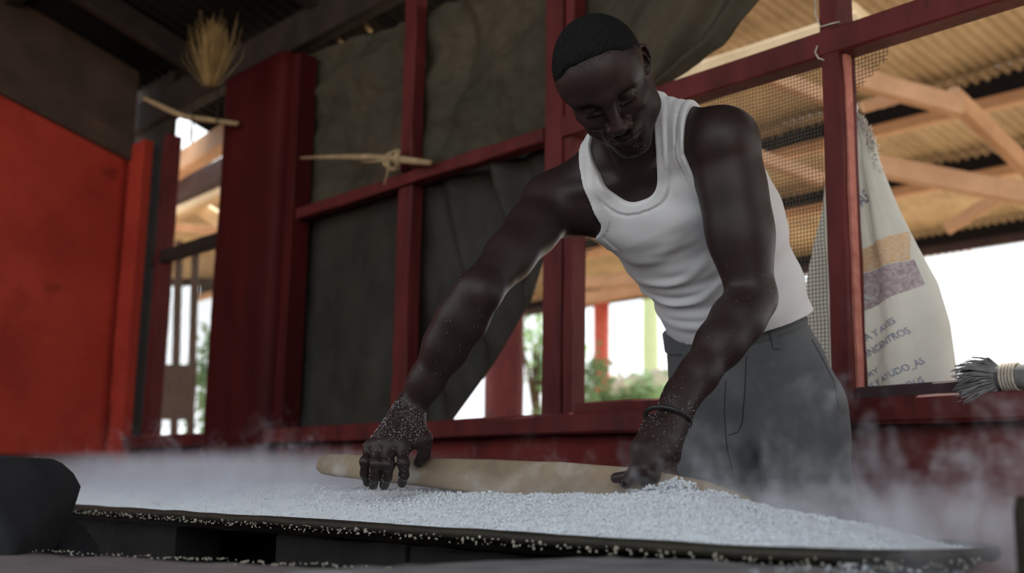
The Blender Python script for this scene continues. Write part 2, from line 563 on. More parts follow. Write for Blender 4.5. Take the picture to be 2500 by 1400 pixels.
def leafy(name, label, cat, c, rx, rz, nl, size, seed, trunk=True, group=None, gaps=.0):
    rr = random.Random(seed)
    e = empty(name, (c[0], c[1], 0)); tag(e, label, cat, group)
    mb = MB()
    cl = [(np.array([rr.gauss(0, .5), rr.gauss(0, .5), rr.gauss(0, .5)]) * [rx, rx, rz]) for _ in range(14)]
    for _ in range(nl):
        b = cl[rr.randrange(len(cl))]
        p = np.asarray(c) + b + np.array([rr.gauss(0, .26) * rx, rr.gauss(0, .26) * rx, rr.gauss(0, .26) * rz])
        if p[2] < .05: p[2] = .05 + rr.random() * .2
        u = unit([rr.gauss(0, 1), rr.gauss(0, 1), rr.gauss(0, .6)])
        v = unit(np.cross(u, [rr.gauss(0, 1), rr.gauss(0, 1), rr.gauss(0, 1)]))
        s = size * rr.uniform(.6, 1.3)
        mb.add([p - u * s, p + v * s * .42 + u * s * .1, p + u * s, p - v * s * .42 + u * s * .1, p + np.cross(u, v) * s * .12], [(0, 1, 4), (1, 2, 4), (2, 3, 4), (3, 0, 4)])
    tag(mb.build('foliage', M['leaf'], e), kind='stuff')
    mb = MB()
    h = c[2]
    mb.tube([(c[0], c[1], -.05), (c[0] + .05, c[1], h * .5), (c[0], c[1] + .05, h)], [.10 * rz, .08 * rz, .04 * rz], 8)
    for k in range(5):
        b = cl[k]
        mb.tube([(c[0], c[1], h * .7), np.asarray(c) + b * .9], [.04 * rz, .012 * rz], 5)
    mb.build('trunk', M['bark'], e, True)
    return e


leafy('garden_bush', 'leafy green bush at the foot of the lime green post', 'bush', at(1590, 1000, 13.4), .40, .32, 700, .06, 5)
leafy('garden_bush', 'leafy green bush between red hall post and middle window post', 'bush', at(1415, 975, 11.6), .32, .36, 650, .06, 6)
leafy('garden_bush', 'bluish green bush just right of the slim red hall post', 'bush', at(1515, 1000, 11.9), .36, .34, 700, .06, 7)
leafy('garden_tree', 'sparse sunlit tree seen between dark red column and middle post', 'tree', at(1305, 850, 15.0), .5, 1.1, 700, .075, 8)
leafy('garden_tree', 'sunlit hedge tree beyond the narrow left opening', 'tree', at(518, 950, 11.0), .16, .55, 330, .07, 9)
leafy('garden_tree', 'small leafy branch tree hanging near the top of the middle bay', 'tree', at(1405, 800, 16.5), .3, .9, 300, .08, 10)

# ------------------------------------------------------------------ tarpaulins on the frame
def interp(x, xs, ys):
    return float(np.interp(x, xs, ys))


def tarp(name, label, mat, poly_l, poly_r, n0, fold, nu=90, nv=80, seed=0, thick=.004):
    """sheet between a left and a right edge, both given as (t, z) lists from bottom to top"""
    zl = np.linspace(0, 1, len(poly_l)); zr = np.linspace(0, 1, len(poly_r))
    mb = MB()
    def fn(a, b):
        tl, z0 = interp(b, zl, [p[0] for p in poly_l]), interp(b, zl, [p[1] for p in poly_l])
        tr, z1 = interp(b, zr, [p[0] for p in poly_r]), interp(b, zr, [p[1] for p in poly_r])
        t, z = tl + (tr - tl) * a, z0 + (z1 - z0) * a
        return P(t, n0 + fold(t, z, a, b), z)
    mb.grid(fn, nu, nv, thick, N)
    o = mb.build(name, M[mat], None, True)
    return tag(o, label, 'tarpaulin')


def fb(x, y, s=0.0):
    return mnoise.fractal((x, y, s), .9, 2.1, 4)


def fold_up(t, z, a, b):
    v = .030 * fb(t * 2.2 + z * 1.2, z * 3.0 - t, 3) + .016 * fb(t * 6, z * 9, 5)
    v += .022 * math.exp(-((t - 2.80 - .1 * math.sin(z * 5)) / .035) ** 2)           # fold beside the mullion
    v -= .012 * math.exp(-((z - 2.33 + .10 * (t - 2.9)) / .03) ** 2)
    v += .006 * math.sin(26 * (z + .25 * t) + 3 * fb(t, z)) * max(0, (t - 2.0) / 2)
    return max(v, -.02) + .055


def wt(px, py, n=NW + .07):
    q = wpx(px, py, n); return (q @ W, q[2])


tarp('tarpaulin', 'upper olive brown tarpaulin hung across the top of the window frame', 'tarp_up',
     [wt(722, 520), wt(735, 330), wt(738, 240), wt(745, 135)],
     [wt(1350, 330), wt(1350, 200), wt(1350, 60), wt(1350, -80)], NW + .02, fold_up, 120, 90)


def fold_ur(t, z, a, b):
    v = .018 * fb(t * 3, z * 3.4, 8) + .008 * fb(t * 9 + z * 8, z * 4, 2)
    s = a                                                         # near the free right-hand edge a deep roll
    v += .05 * math.exp(-((s - .80) / .05) ** 2) - .03 * math.exp(-((s - .93) / .05) ** 2)
    return v + .055


tarp('tarpaulin', 'tarpaulin corner pulled back diagonally above the man\'s shoulder', 'tarp_up',
     [wt(1380, 330), wt(1380, 200), wt(1375, 60), wt(1370, -80)],
     [wt(1600, 232), wt(1660, 190), wt(1762, 110), wt(1900, -80)], NW + .02, fold_ur, 110, 80)


def fold_low(t, z, a, b):
    v = .016 * fb(t * 2.5, z * 1.6, 11) + .005 * fb(t * 8, z * 6, 12)
    u = (t - 2.55) - (z - 1.7) * .42                                # folds fanning down from the rail to the lower left
    w = max(0.0, min(1.0, (2.9 - t) / .25))
    v += w * (.034 * math.sin(u * 26) + .016 * math.sin(u * 47 + 1))
    return v * max(0.0, min(1.0, (1 - a) / .12)) + .06


tarp('tarpaulin', 'lower dark grey tarpaulin with a slanting free edge behind his arm', 'tarp_low',
     [wt(690, 1050), wt(700, 900), wt(715, 700), wt(722, 520)],
     [wt(1095, 1030), wt(1200, 885), wt(1290, 730), wt(1342, 560), wt(1360, 330)], NW + .02, fold_low, 130, 90)

# ------------------------------------------------------------------ wire screens
def inside(poly, x, y):
    c = False
    for i in range(len(poly)):
        (x0, y0), (x1, y1) = poly[i - 1], poly[i]
        if (y0 > y) != (y1 > y) and x < (x1 - x0) * (y - y0) / (y1 - y0) + x0:
            c = not c
    return c


def screen(label, poly_px, n, pitch=.0092, r=.0009, bulge=.012, seed=0):
    poly = []
    for px, py in poly_px:
        q = wpx(px, py, n); poly.append((q @ W, q[2]))
    ts = [p[0] for p in poly]; zs = [p[1] for p in poly]
    e = empty('wire_screen', P(sum(ts) / len(ts), n, min(zs))); tag(e, label, 'screen')
    rr = random.Random(seed)
    sg = pitch * 4
    def pt(t, z):
        return P(t, n + bulge * fb(t * 3, z * 3, seed), z)
    for vert in (0, 1):
        mb = MB()
        lo, hi = (min(ts), max(ts)) if vert else (min(zs), max(zs))
        l2, h2 = (min(zs), max(zs)) if vert else (min(ts), max(ts))
        k = lo
        while k < hi:
            x = l2; run = []
            while x < h2 + sg:
                tz = (k, x) if vert else (x, k)
                if inside(poly, *tz):
                    run.append(pt(*tz))
                else:
                    if len(run) > 1: mb.tube(run, r, 4)
                    run = []
                x += sg * .5
            if len(run) > 1: mb.tube(run, r, 4)
            k += pitch
        tag(mb.build('vertical_wires' if vert else 'horizontal_wires', M['wire'], e), kind='stuff')
    return e


screen('rusty wire screen stretched beside his left shoulder up to the right post',
       [(1560, 700), (1640, 245), (2005, 128), (2045, 960), (2000, 960), (1900, 900), (1760, 745)], NW + .062, seed=1)
screen('torn corner of wire screen hanging under the rail right of the post',
       [(2056, 105), (2190, 72), (2205, 90), (2175, 118), (2172, 150), (2155, 172), (2120, 200), (2100, 232), (2085, 275), (2062, 262)], NW + .064, seed=2)
screen('frayed strip of wire screen hanging under his right armpit beside the middle post',
       [(1400, 760), (1408, 600), (1418, 520), (1480, 500), (1482, 560), (1440, 620), (1420, 680)], NW + .066, seed=3)
screen('scrap of wire screen at the torn tarpaulin edge left of the middle post',
       [(1270, 720), (1330, 560), (1340, 560), (1330, 690), (1300, 735)], NW + .066, seed=4)
screen('fine wire screen filling the narrow left opening below its rail',
       [(378, 1062), (392, 622), (556, 580), (530, 1052)], NW + .062, pitch=.012, r=.0009, seed=5)

# ------------------------------------------------------------------ hearth, pan, grain
hearth = empty('hearth', P(1.9, 1.2, 0)); tag(hearth, 'low sooty block hearth that carries the long roasting pan', 'hearth')
PT0, PT1, PN0, PN1, ZR = .60, 3.15, 1.03, 1.43, .685


def block(t0, t1, n0, n1, z0, z1, mat, name='concrete_block', parent=hearth, seed=0, jit=.004):
    mb = MB()
    mb.beam(P(t0, (n0 + n1) / 2, (z0 + z1) / 2), P(t1, (n0 + n1) / 2, (z0 + z1) / 2), n1 - n0, z1 - z0, ch=.06, seg=6, jit=jit, seed=seed)
    return mb.build(name, M[mat], parent)


sd = 100
for ci, (za, zb_) in enumerate(((0, .215), (.222, .435), (.442, .655))):
    tt = .62 - .2 * (ci % 2)
    while tt < 3.2:
        t1 = tt + .40
        gap = ci == 2 and (1.82 < tt + .2 < 2.16)                   # stoke hole in the top course
        if not gap:
            block(max(tt, .55), min(t1 - .008, 3.25), PN0 + .03, PN0 + .13, za, zb_, 'soot_block', seed=sd)
        block(max(tt, .55), min(t1 - .008, 3.25), PN1 - .13, PN1 - .03, za, zb_, 'soot_block', seed=sd + 1)
        sd += 2
        tt = t1
for ci, (za, zb_) in enumerate(((0, .215), (.222, .435), (.442, .655))):
    block(.57, .67, PN0 + .14, PN1 - .14, za, zb_, 'soot_block', seed=sd); sd += 1
    block(3.15, 3.25, PN0 + .14, PN1 - .14, za, zb_, 'soot_block', seed=sd); sd += 1

# the pan: a long shallow steel trough with rounded ends and a rolled rim
pan = empty('roasting_pan', P(1.9, 1.23, .655)); tag(pan, 'long blackened steel roasting pan full of hot white grain', 'pan')
PC, PR = (PN0 + PN1) / 2, (PN1 - PN0) / 2


def stadium(k, m, off=0.0):
    """point k of m around the pan outline (t, n), shrunk by off"""
    Ls = (PT1 - PT0) - 2 * PR
    per = 2 * Ls + 2 * math.pi * PR
    s = (k / m * per) % per
    r = PR - off
    if s < Ls: return (PT0 + PR + s, PC - r)
    s -= Ls
    if s < math.pi * PR:
        a = s / PR
        return (PT1 - PR + r * math.sin(a), PC - r * math.cos(a))
    s -= math.pi * PR
    if s < Ls: return (PT1 - PR - s, PC + r)
    s -= Ls
    a = s / PR
    return (PT0 + PR - r * math.sin(a), PC + r * math.cos(a))


ms = 160
mb = MB()
prof = [(0.03, .658), (.012, .664), (.0, ZR), (-.006, ZR + .004), (-.012, ZR), (-.008, ZR - .006)]
mb.grid(lambda a, b: P(*stadium(a * ms, ms, prof[int(round(b * 5))][0]), prof[int(round(b * 5))][1] + .002 * mnoise.noise((a * 40, b, 0))), ms, 5)
mb.grid(lambda a, b: P(*stadium(a * ms, ms, .03 + b * (PR - .035)), .658), ms, 2)
mb.build('trough', M['pan_steel'], pan, True)
mb = MB()
mb.tube([P(*stadium(k, ms, -.008), ZR - .004 + .0025 * mnoise.noise((k * .3, 0, 2))) for k in range(ms + 1)], .0085, 8, cap=False)
mb.build('rim', M['pan_steel'], pan, True)

M['grain'] = material('grain', (.70, .74, .78), .8, .25, (.60, .64, .68), 70, 5, .4, 220)
M['grain_old'] = material('grain_old', (.50, .48, .40), .85, .25, (.33, .31, .25), 50, 5, .8, 200)


def crest(t):
    return interp(t, [.60, .66, .78, .88, 1.05, 1.3, 2.0, 3.0, 3.15], [.684, .688, .709, .722, .734, .736, .742, .746, .70])


def grain_z(t, n):
    u = (n - (PC + .01)) / (PR - .012)
    edge = ZR - .004
    e = 1.0
    if t < PT0 + PR: e = math.hypot((PT0 + PR - t) / (PR - .012), u) ** 1
    elif t > PT1 - PR: e = math.hypot((t - PT1 + PR) / (PR - .012), u)
    else: e = abs(u)
    e = min(e, 1.0)
    z = edge + (crest(t) - edge) * (1 - e ** 2.2)
    z += .0035 * fb(t * 22, n * 22, 1) + .0022 * fb(t * 70, n * 70, 4)
    z += .012 * math.exp(-((t - 1.03) / .10) ** 2 - ((n - 1.255) / .04) ** 2)
    return z


gh = empty('grain_heap', P(1.9, 1.23, .66)); tag(gh, 'long steaming heap of coarse white grain spread in the pan', 'grain')
mb = MB()
def gfn(a, b):
    k = a * 420
    t, n = stadium(k, 420, .012 + (1 - b) * 0 + b * (PR - .014))
    return P(t, n, grain_z(t, n))
mb.grid(gfn, 420, 46)
tag(mb.build('grain_bed', M['grain'], gh, True), kind='stuff')
rr = random.Random(3)
mb = MB()
ico = [np.array(v) for v in ((0, 0, 1), (.9, 0, .3), (-.3, .85, .3), (-.6, -.6, .4), (.4, -.7, -.4), (.2, .6, -.6), (-.8, .1, -.5))]
icf = [(0, 1, 2), (0, 2, 3), (0, 3, 1), (1, 4, 5), (1, 5, 2), (2, 5, 6), (2, 6, 3), (3, 6, 4), (3, 4, 1), (4, 6, 5)]
def crumb(mb, c, s):
    b = rr.uniform(.7, 1.3)
    th = rr.uniform(0, 6.28)
    R = Matrix.Rotation(th, 3, Vector((rr.gauss(0, 1), rr.gauss(0, 1), rr.gauss(0, 1))).normalized())
    mb.add([np.asarray(c) + np.array(R @ Vector(v * s * [1, b, 1])) for v in ico], icf)
for _ in range(16000):
    t = rr.uniform(PT0 + .02, 2.6) if rr.random() < .35 else rr.triangular(.62, 1.7, 1.0)
    n = rr.uniform(PN0 + .015, PN1 - .06)
    if t < PT0 + PR and math.hypot(t - PT0 - PR, n - PC) > PR - .012: continue
    crumb(mb, P(t, n, grain_z(t, n) + rr.uniform(-.001, .0025)), rr.uniform(.0012, .0034))
for _ in range(2600):                                              # clumps pushed up against the paddle
    t = rr.gauss(1.02, .085); n = rr.gauss(1.262, .012)
    zb_ = grain_z(t, n)
    hgt = max(0, .020 * math.exp(-((t - 1.02) / .12) ** 2)) * abs(fb(t * 30, 2.0, 1)) * 2.2
    crumb(mb, P(t, n, zb_ + rr.uniform(0, 1) * hgt), rr.uniform(.0012, .003))
tag(mb.build('loose_crumbs', M['grain'], gh), kind='stuff')
mb = MB()
for _ in range(1100):                                               # old crumbs caught outside the rim
    k = rr.uniform(0, ms)
    t, n = stadium(k, ms, -.012 - abs(rr.gauss(0, .008)))
    if n > PC: continue
    crumb(mb, P(t, n, ZR - .012 + rr.uniform(-.004, .006)), rr.uniform(.0010, .0024) * (1.6 if rr.random() < .12 else 1))
tag(mb.build('rim_crumbs', M['grain_old'], gh), kind='stuff')

# concrete ledge in front of the right end of the pan
lg = empty('hearth_ledge', P(.5, .8, 0)); tag(lg, 'grey concrete ledge in front of the pan\'s right end', 'ledge')
mb = MB()
mb.grid(lambda a, b: P(.30 + (.62 - .0 * b) * a, .55 + (.44 + .05 * (1 - a)) * b, .672 + .004 * fb(a * 6, b * 6, 3) - .010 * max(0, a - .75)), 20, 16, .67, -Z)
mb.build('ledge_block', M['concrete'], lg, True)
mb = MB()
for _ in range(160):
    t = rr.uniform(.42, .66); n = rr.uniform(.86, 1.07)
    crumb(mb, P(t, n, .6745), rr.uniform(.0007, .0019))
tag(mb.build('spilled_crumbs', M['grain'], lg), kind='stuff')

# near slab at the bottom left, with crumbs along its edge
def zpl(px, py, z):
    d = ray(px, py); return CAM + d * ((z - .75) / d[2])
a0, a1 = zpl(-150, 1338, .645), zpl(1100, 1402, .645)
dd = unit(a1 - a0); nn = unit(np.array([dd[1], -dd[0], 0])); nn = nn if nn[1] < 0 else -nn
mb = MB()
mb.grid(lambda a, b: a0 + dd * (1.5 * a) + nn * (.55 * b + .008 * fb(a * 20, 0, 7) * (1 - b)) + Z * (.004 * fb(a * 14, b * 6, 9)), 60, 16, .12, -Z)
tag(mb.build('near_slab', M['near_slab'], None, True), 'blurred dusty grey slab along the lower left edge of the view', 'slab')
mb = MB()
for _ in range(260):
    a = rr.random() ** .9
    p = a0 + dd * (1.0 * a) + nn * abs(rr.gauss(.006, .02)) + Z * (.004 + .004 * fb(a * 14, 0, 9))
    crumb(mb, p, rr.uniform(.0007, .0018))
tag(mb.build('slab_crumbs', M['grain_old']), 'pale crumbs scattered along the far edge of the near slab', 'crumbs', kind='stuff')
# supports so that the slab stands on the floor
mb = MB()
mb.beam(a0 + dd * .75 + nn * .30 - Z * .125 - Z * .52, a0 + dd * .75 + nn * .30 - Z * .12, 1.2, .35, up=nn, seg=6, seed=5)
tag(mb.build('slab_pier', M['soot_block']), 'sooty block pier under the near slab', 'pier')

# dark stone on the left
def rock(c, r, seed, name, label, mat='stone', sub=4):
    bm = bmesh.new()
    bmesh.ops.create_icosphere(bm, subdivisions=sub, radius=1)
    for v in bm.verts:
        d = np.array(v.co)
        k = 1 + .22 * mnoise.noise((d[0] * 1.3 + seed, d[1] * 1.3, d[2] * 1.3)) + .06 * fb(d[0] * 4 + seed, d[1] * 4, d[2] * 4)
        q = d * k
        for nv, dist in rock_planes[seed]:
            nv = unit(nv); s = q @ nv
            if s > dist: q = q - nv * (s - dist) * .93
        v.co = Vector(np.asarray(c) + q * r)
    me = bpy.data.meshes.new(name); bm.to_mesh(me); bm.free()
    me.polygons.foreach_set('use_smooth', [True] * len(me.polygons))
    me.materials.append(M[mat])
    o = bpy.data.objects.new(name, me); sc.collection.objects.link(o)
    return tag(o, label, 'stone')


rock_planes = {1: [((.85, -.3, .55), .52), ((0, 0, 1), .60), ((.2, -1, .1), .62), ((.3, -.6, .75), .66), ((1, 0, -.15), .70), ((0, 0, -1), .62)],
               2: [((.6, -.3, .6), .6), ((0, 0, -1), .6), ((0, -1, .3), .7)]}
rock(at(-85, 1255, 1.62), np.array([.165, .14, .135]), 1, 'hearth_stone', 'big dark soot-covered stone at the left edge of the view')
rock(at(120, 1330, 1.78), np.array([.07, .06, .055]), 2, 'hearth_stone', 'smaller dark stone wedged at the foot of the big one')

# ------------------------------------------------------------------ sack, straw, sticks, cords, broom
sack = empty('woven_sack', P(1.18, NW + .16, .70)); tag(sack, 'white woven plastic sack with faded print hanging behind the right post', 'sack')
M['sack'] = material('sack', (.72, .72, .68), .6, .3, (.60, .60, .56), 5, 6, .25, 160, trans=.32)
M['fray'] = material('fray', (.74, .72, .66), .8, .2, (.62, .60, .55), 60, 3)
M['ink_blue'] = material('ink_blue', (.10, .12, .24), .7, .2, (.42, .44, .50), 160, 2)
M['ink_orange'] = material('ink_orange', (.62, .36, .16), .7, .2, (.66, .55, .42), 90, 3, stretch=(1, 1, 3))
M['ink_purple'] = material('ink_purple', (.30, .22, .25), .7, .2, (.52, .46, .46), 110, 3)
NS = NW + .15
# sack outline in (t, z) on the plane n = NS: left and right edges as seen
zt_, zb_ = wpx(2085, 285, NS)[2], .70
SR = [(2098, 285), (2135, 345), (2150, 400), (2195, 510), (2240, 600), (2290, 690), (2320, 790), (2342, 950), (2350, 1040)]
SLf = [(2068, 285), (2040, 360), (2020, 430), (2010, 520), (1990, 600), (1972, 690), (1960, 780), (1955, 950), (1955, 1040)]
sr = sorted([(wpx(*p, NS)[2], wpx(*p, NS) @ W) for p in SR]); sf = sorted([(wpx(*p, NS)[2], wpx(*p, NS) @ W) for p in SLf])


def sack_pt(s, z, off=0.0):
    """front skin of the sack: s from -1 (right edge) to 1 (left edge)"""
    tr = interp(z, [q[0] for q in sr], [q[1] for q in sr]); tl = interp(z, [q[0] for q in sf], [q[1] for q in sf])
    c, h = (tl + tr) / 2, (tl - tr) / 2
    y = (z - zb_) / (zt_ - zb_)
    th = .015 + .085 * (1 - y) ** .8
    fan = s * (1.2 - .7 * y)
    f = .016 * math.sin(fan * 13 + 1.3) * (.25 + .75 * y) * (1 - abs(s) ** 4) + .006 * fb(s * 4, z * 6, 3)
    f += .010 * math.sin(s * 9 + z * 5) * max(0, 1 - y * 2.2)
    dep = th * math.sqrt(max(0, 1 - s * s)) + f * (1 - s * s)
    return P(c + h * s, NS - dep - off, z)


def sack_back(s, z):
    q = sack_pt(s, z); dn = NS - q @ N
    return q + N * (dn * 1.8)


mb = MB()
mb.grid(lambda a, b: sack_pt(-1 + 2 * a, zb_ + (zt_ - zb_) * b), 90, 90)
mb.grid(lambda a, b: sack_back(-1 + 2 * a, zb_ + (zt_ - zb_) * b), 40, 60)
mb.build('sack_cloth', M['sack'], sack, True)
mb = MB()                                                          # gathered, frayed neck
rr = random.Random(12)
nk = P(sack_pt(0, zt_) @ W, NS - .02, zt_)
for k in range(26):
    a = k / 26 * 6.283
    b0 = nk + W * .016 * math.cos(a) + N * .014 * math.sin(a) - Z * .03
    mb.tube([b0, b0 + Z * .03 + W * rr.uniform(-.004, .004), b0 + Z * (.035 + rr.random() * .02) + W * rr.gauss(0, .010) + N * rr.gauss(0, .008)], [.006, .005, .0025], 5)
mb.build('frayed_neck', M['fray'], sack, True)
mb = MB()
for k in range(240):
    z = zt_ - .005 - abs(rr.gauss(0, .055))
    if z < zt_ - .15: continue
    b0 = sack_pt(-.93 + rr.gauss(0, .05), z, .001)
    c1 = b0 - W * rr.uniform(-.004, .012) - N * rr.uniform(0, .006) + Z * rr.gauss(0, .005)
    mb.tube([b0, c1, c1 + W * rr.gauss(0, .004) + Z * rr.gauss(0, .006) - N * .002], [.0012, .0011, .0006], 4)
tag(mb.build('frayed_edge', M['fray'], sack, True), kind='stuff')
mb = MB()
mb.tube([nk + Z * .03, nk + Z * .06 + W * .003, nk + Z * .10 + W * .006 + N * -.03], .0022, 6)
mb.tube([nk + Z * .01 - W * .01, nk - W * .035 - Z * .01, nk - W * .05 - Z * .05, nk - W * .045 - Z * .085], .0015, 5)
mb.build('hanging_string', M['cord'], sack, True)


def sack_patch(name, corners, mat, n=18):
    """a printed field on the sack between four pixel corners (bl, br, tr, tl)"""
    c = []
    for px, py in corners:
        q = wpx(px, py, NS - .06); c.append(np.array([q @ W, q[2]]))
    mb = MB()
    mb.grid(lambda a, b: on_sack((c[0] * (1 - a) + c[1] * a) * (1 - b) + (c[3] * (1 - a) + c[2] * a) * b), n, n)
    return mb.build(name, M[mat], sack, True)


def on_sack(tz, off=.0012):
    t, z = tz
    tr = interp(z, [q[0] for q in sr], [q[1] for q in sr]); tl = interp(z, [q[0] for q in sf], [q[1] for q in sf])
    s = max(-.995, min(.995, (t - (tl + tr) / 2) / ((tl - tr) / 2)))
    return sack_pt(s, z, off)


sack_patch('orange_print', [(2085, 672), (2205, 628), (2192, 555), (2086, 612)], 'ink_orange')
sack_patch('purple_print', [(2085, 775), (2240, 690), (2212, 628), (2086, 674)], 'ink_purple')


def sack_text(txt, p0, p1, hpx, mat, name='printed_line', off=.0022):
    """lettering run along the pixel line p0 -> p1 (baseline), cap height in pixels"""
    cu = bpy.data.curves.new('txt', 'FONT'); cu.body = txt
    cu.resolution_u = 3
    cu.offset = .018
    ob = bpy.data.objects.new('txt', cu); sc.collection.objects.link(ob)
    dg = bpy.context.evaluated_depsgraph_get()
    me = bpy.data.meshes.new_from_object(ob.evaluated_get(dg))
    bpy.data.objects.remove(ob)
    bm = bmesh.new(); bm.from_mesh(me)
    bmesh.ops.triangulate(bm, faces=bm.faces)
    bmesh.ops.subdivide_edges(bm, edges=[e for e in bm.edges if e.calc_length() > .25], cuts=2)
    v = np.array([x.co[:2] for x in bm.verts]); x0, x1 = v[:, 0].min(), v[:, 0].max()
    d = np.array(p1, float) - np.array(p0, float); up = np.array([d[1], -d[0]]); up = up / np.linalg.norm(up)
    mb = MB(); out = []
    for x in v:
        px = np.array(p0) + d * (x[0] - x0) / (x1 - x0) + up * x[1] / .70 * hpx
        q = wpx(px[0], px[1], NS - .06)
        out.append(on_sack((q @ W, q[2]), off))
    mb.add(out, [tuple(w.index for w in f.verts) for f in bm.faces])
    bm.free(); bpy.data.meshes.remove(me)
    return mb.build(name, M[mat], sack)


sack_text('AS', (2088, 500), (2112, 484), 36, 'ink_blue')
sack_text('LO', (2095, 752), (2150, 716), 40, 'sack', off=.0026)
sack_text('HARINA Y AVES', (2068, 868), (2192, 788), 16, 'ink_blue')
sack_text('DE CHINCENTROS', (2072, 905), (2222, 812), 17, 'ink_blue')
sack_text('LIKERY', (2090, 945), (2152, 908), 12, 'ink_blue')
sack_text('CERROS Y AYUDO_AS', (2082, 985), (2252, 885), 16, 'ink_blue')
sack_text('ANGELDUS', (2170, 978), (2252, 932), 16, 'ink_blue')

# cord ties on the right post and a hanging hook of wire
def cord(name, label, pts, r, mat='cord', n=6):
    mb = MB(); mb.tube(pts, r, n)
    return tag(mb.build(name, M[mat], None, True), label, 'cord')


cord('cord_tie', 'white cord tied around the right post where the rail crosses',
     [wpx(1990, 0, NW - .004), wpx(1992, 40, NW - .004), wpx(2003, 66, NW - .006), wpx(2030, 58, NW - .006), wpx(2048, 54, NW - .004), wpx(2052, 58, NW + .04)], .0022)
cord('cord_loop', 'small loop of white cord under the rail left of the right post',
     [wpx(1996, 112, NW - .006), wpx(1990, 128, NW - .008), wpx(1998, 142, NW - .008), wpx(2010, 146, NW - .006), wpx(2012, 150, NW - .002)], .002)

# straw tuft hung from the eave beam
def tuft(name, label, top, length, nst, seed, spread=.5):
    rr = random.Random(seed)
    e = empty(name, top); tag(e, label, 'straw')
    mb = MB()
    for _ in range(nst):
        a = rr.uniform(0, 6.283); s = abs(rr.gauss(0, spread))
        if rr.random() < .06: s *= 2.2
        d = np.array([math.cos(a) * s, math.sin(a) * s, 0])
        L = length * rr.uniform(.5, 1.1)
        p0 = np.asarray(top) + d * .02
        mb.tube([p0, p0 + d * L * .22 + Z * L * .35, p0 + d * L * .42 + Z * L * .72, p0 + d * L * .5 + Z * L + np.array([rr.gauss(0, .01), rr.gauss(0, .01), 0])], [.0010, .0010, .0008, .0004], 3)
    tag(mb.build('stalks', M['straw'], e), kind='stuff')
    mb = MB()
    mb.tube([np.asarray(top) + Z * .028 + np.array([math.cos(k * .7), math.sin(k * .7), .02 * k]) * .012 for k in range(12)], .003, 5)
    mb.build('binding', M['cord'], e, True)
    return e


tuft('straw_tuft', 'bushy straw tuft stuck upright on the eave beam at the upper left', at(515, 210, 4.05), .24, 620, 4, .34)
mb = MB(); mb.tube([at(352, 240, 4.5), at(410, 268, 4.45), at(450, 285, 4.4), at(582, 303, 4.3)], [.010, .012, .012, .010], 8)
tag(mb.build('pole', M['stick'], None, True), 'thin pole poking out under the eave at the upper left', 'pole')
for k, (x, y0, y1) in enumerate(((470, 240, 350), (530, 215, 300), (463, 300, 345))):
    cord('hanging_wire', ['wire hanging beside the thin pole under the eave', 'wire hanging between the thin pole and the pillar', 'short wire dangling from the thin pole'][k],
         [at(x, y0, 4.3), at(x + 2, (y0 + y1) / 2, 4.3), at(x - 1, y1, 4.3)], .003, 'soot_wood')
# stick lashed to the mullion
mb = MB()
pts = [wpx(735, 386, NW - .03), wpx(800, 384, NW - .035), wpx(900, 384, NW - .04), wpx(985, 391, NW - .042), wpx(1052, 398, NW - .035)]
mb.tube(pts, [.005, .008, .012, .014, .009], 8)
tag(mb.build('lashed_stick', M['stick'], None, True), 'bamboo stick lashed across the thin mullion below the upper tarpaulin', 'stick')
rr = random.Random(2)
mb = MB()
c0 = wpx(975, 393, NW - .02)
for k in range(7):
    pts = []
    for j in range(17):
        a = j / 16 * 6.283
        pts.append(c0 + W * (.034 * math.cos(a) + .004 * k - .012) + Z * (.032 * math.sin(a) + rr.gauss(0, .003)) - N * (.024 + .012 * math.cos(2 * a)))
    mb.tube(pts, .0028, 5)
mb.tube([c0 - N * .04 + W * .03, c0 - N * .035 + W * .10 + Z * .01, c0 - N * .03 + W * .18 + Z * .028], .003, 5)
mb.tube([c0 - N * .04, c0 - N * .04 - Z * .05 + W * .01, c0 - N * .04 - Z * .085 + W * .025], .003, 5)
tag(mb.build('rope_lashing', M['stick'], None, True), 'frayed fibre rope binding the stick to the mullion', 'rope')
# broken battens in the gap above the upper tarpaulin
for k, (p, q, lab) in enumerate((((805, 72), (835, 105), 'pale batten end in the gap above the upper tarpaulin, left one'),
                                 ((872, 38), (905, 76), 'pale batten end in the gap above the upper tarpaulin, right one'))):
    mb = MB(); mb.beam(wpx(*p, NW + .12), wpx(*q, NW + .10), .014, .014, seg=4, seed=k)
    tag(mb.build('batten', M['stick']), lab, 'batten')

# whisk broom lying on the sill at the right edge
br = empty('whisk_broom', P(.86, NW - .025, .942)); tag(br, 'worn plant-fibre whisk broom lying on the sill at the right edge', 'broom')
M['broom'] = material('broom', (.24, .235, .23), .85, .15, (.13, .13, .135), 40, 4)
mb = MB(); rr = random.Random(9)
bx0, bx1 = [P(wpx(px, 955, NW - .025) @ W, NW - .025, .966) for px in (2600, 2448)]
dd = unit(bx1 - bx0)
for k in range(800):
    a = rr.uniform(0, 6.283); q = math.sqrt(rr.random()) * .022
    o0 = N * q * math.cos(a) + Z * q * math.sin(a)
    L = rr.uniform(.5, 1.1) * .075
    f = 1 + rr.uniform(.2, .9)
    mb.tube([bx1 + o0 * .8, bx1 + o0 * f + dd * L * .6, bx1 + o0 * f * 1.2 + dd * L - Z * .01 * rr.random()], [.0019, .0017, .0008], 4)
mb.tube([bx1 + dd * .02 + Z * .018, bx1 + dd * .06 + Z * .022, bx1 + dd * .098 + Z * .021], [.003, .0025, .001], 5)
tag(mb.build('bristles', M['broom'], br), kind='stuff')
mb = MB(); mb.tube([bx0, bx0 * .6 + bx1 * .4, bx1 + dd * .005], [.021, .022, .024], 12)
mb.build('handle', M['broom'], br, True)
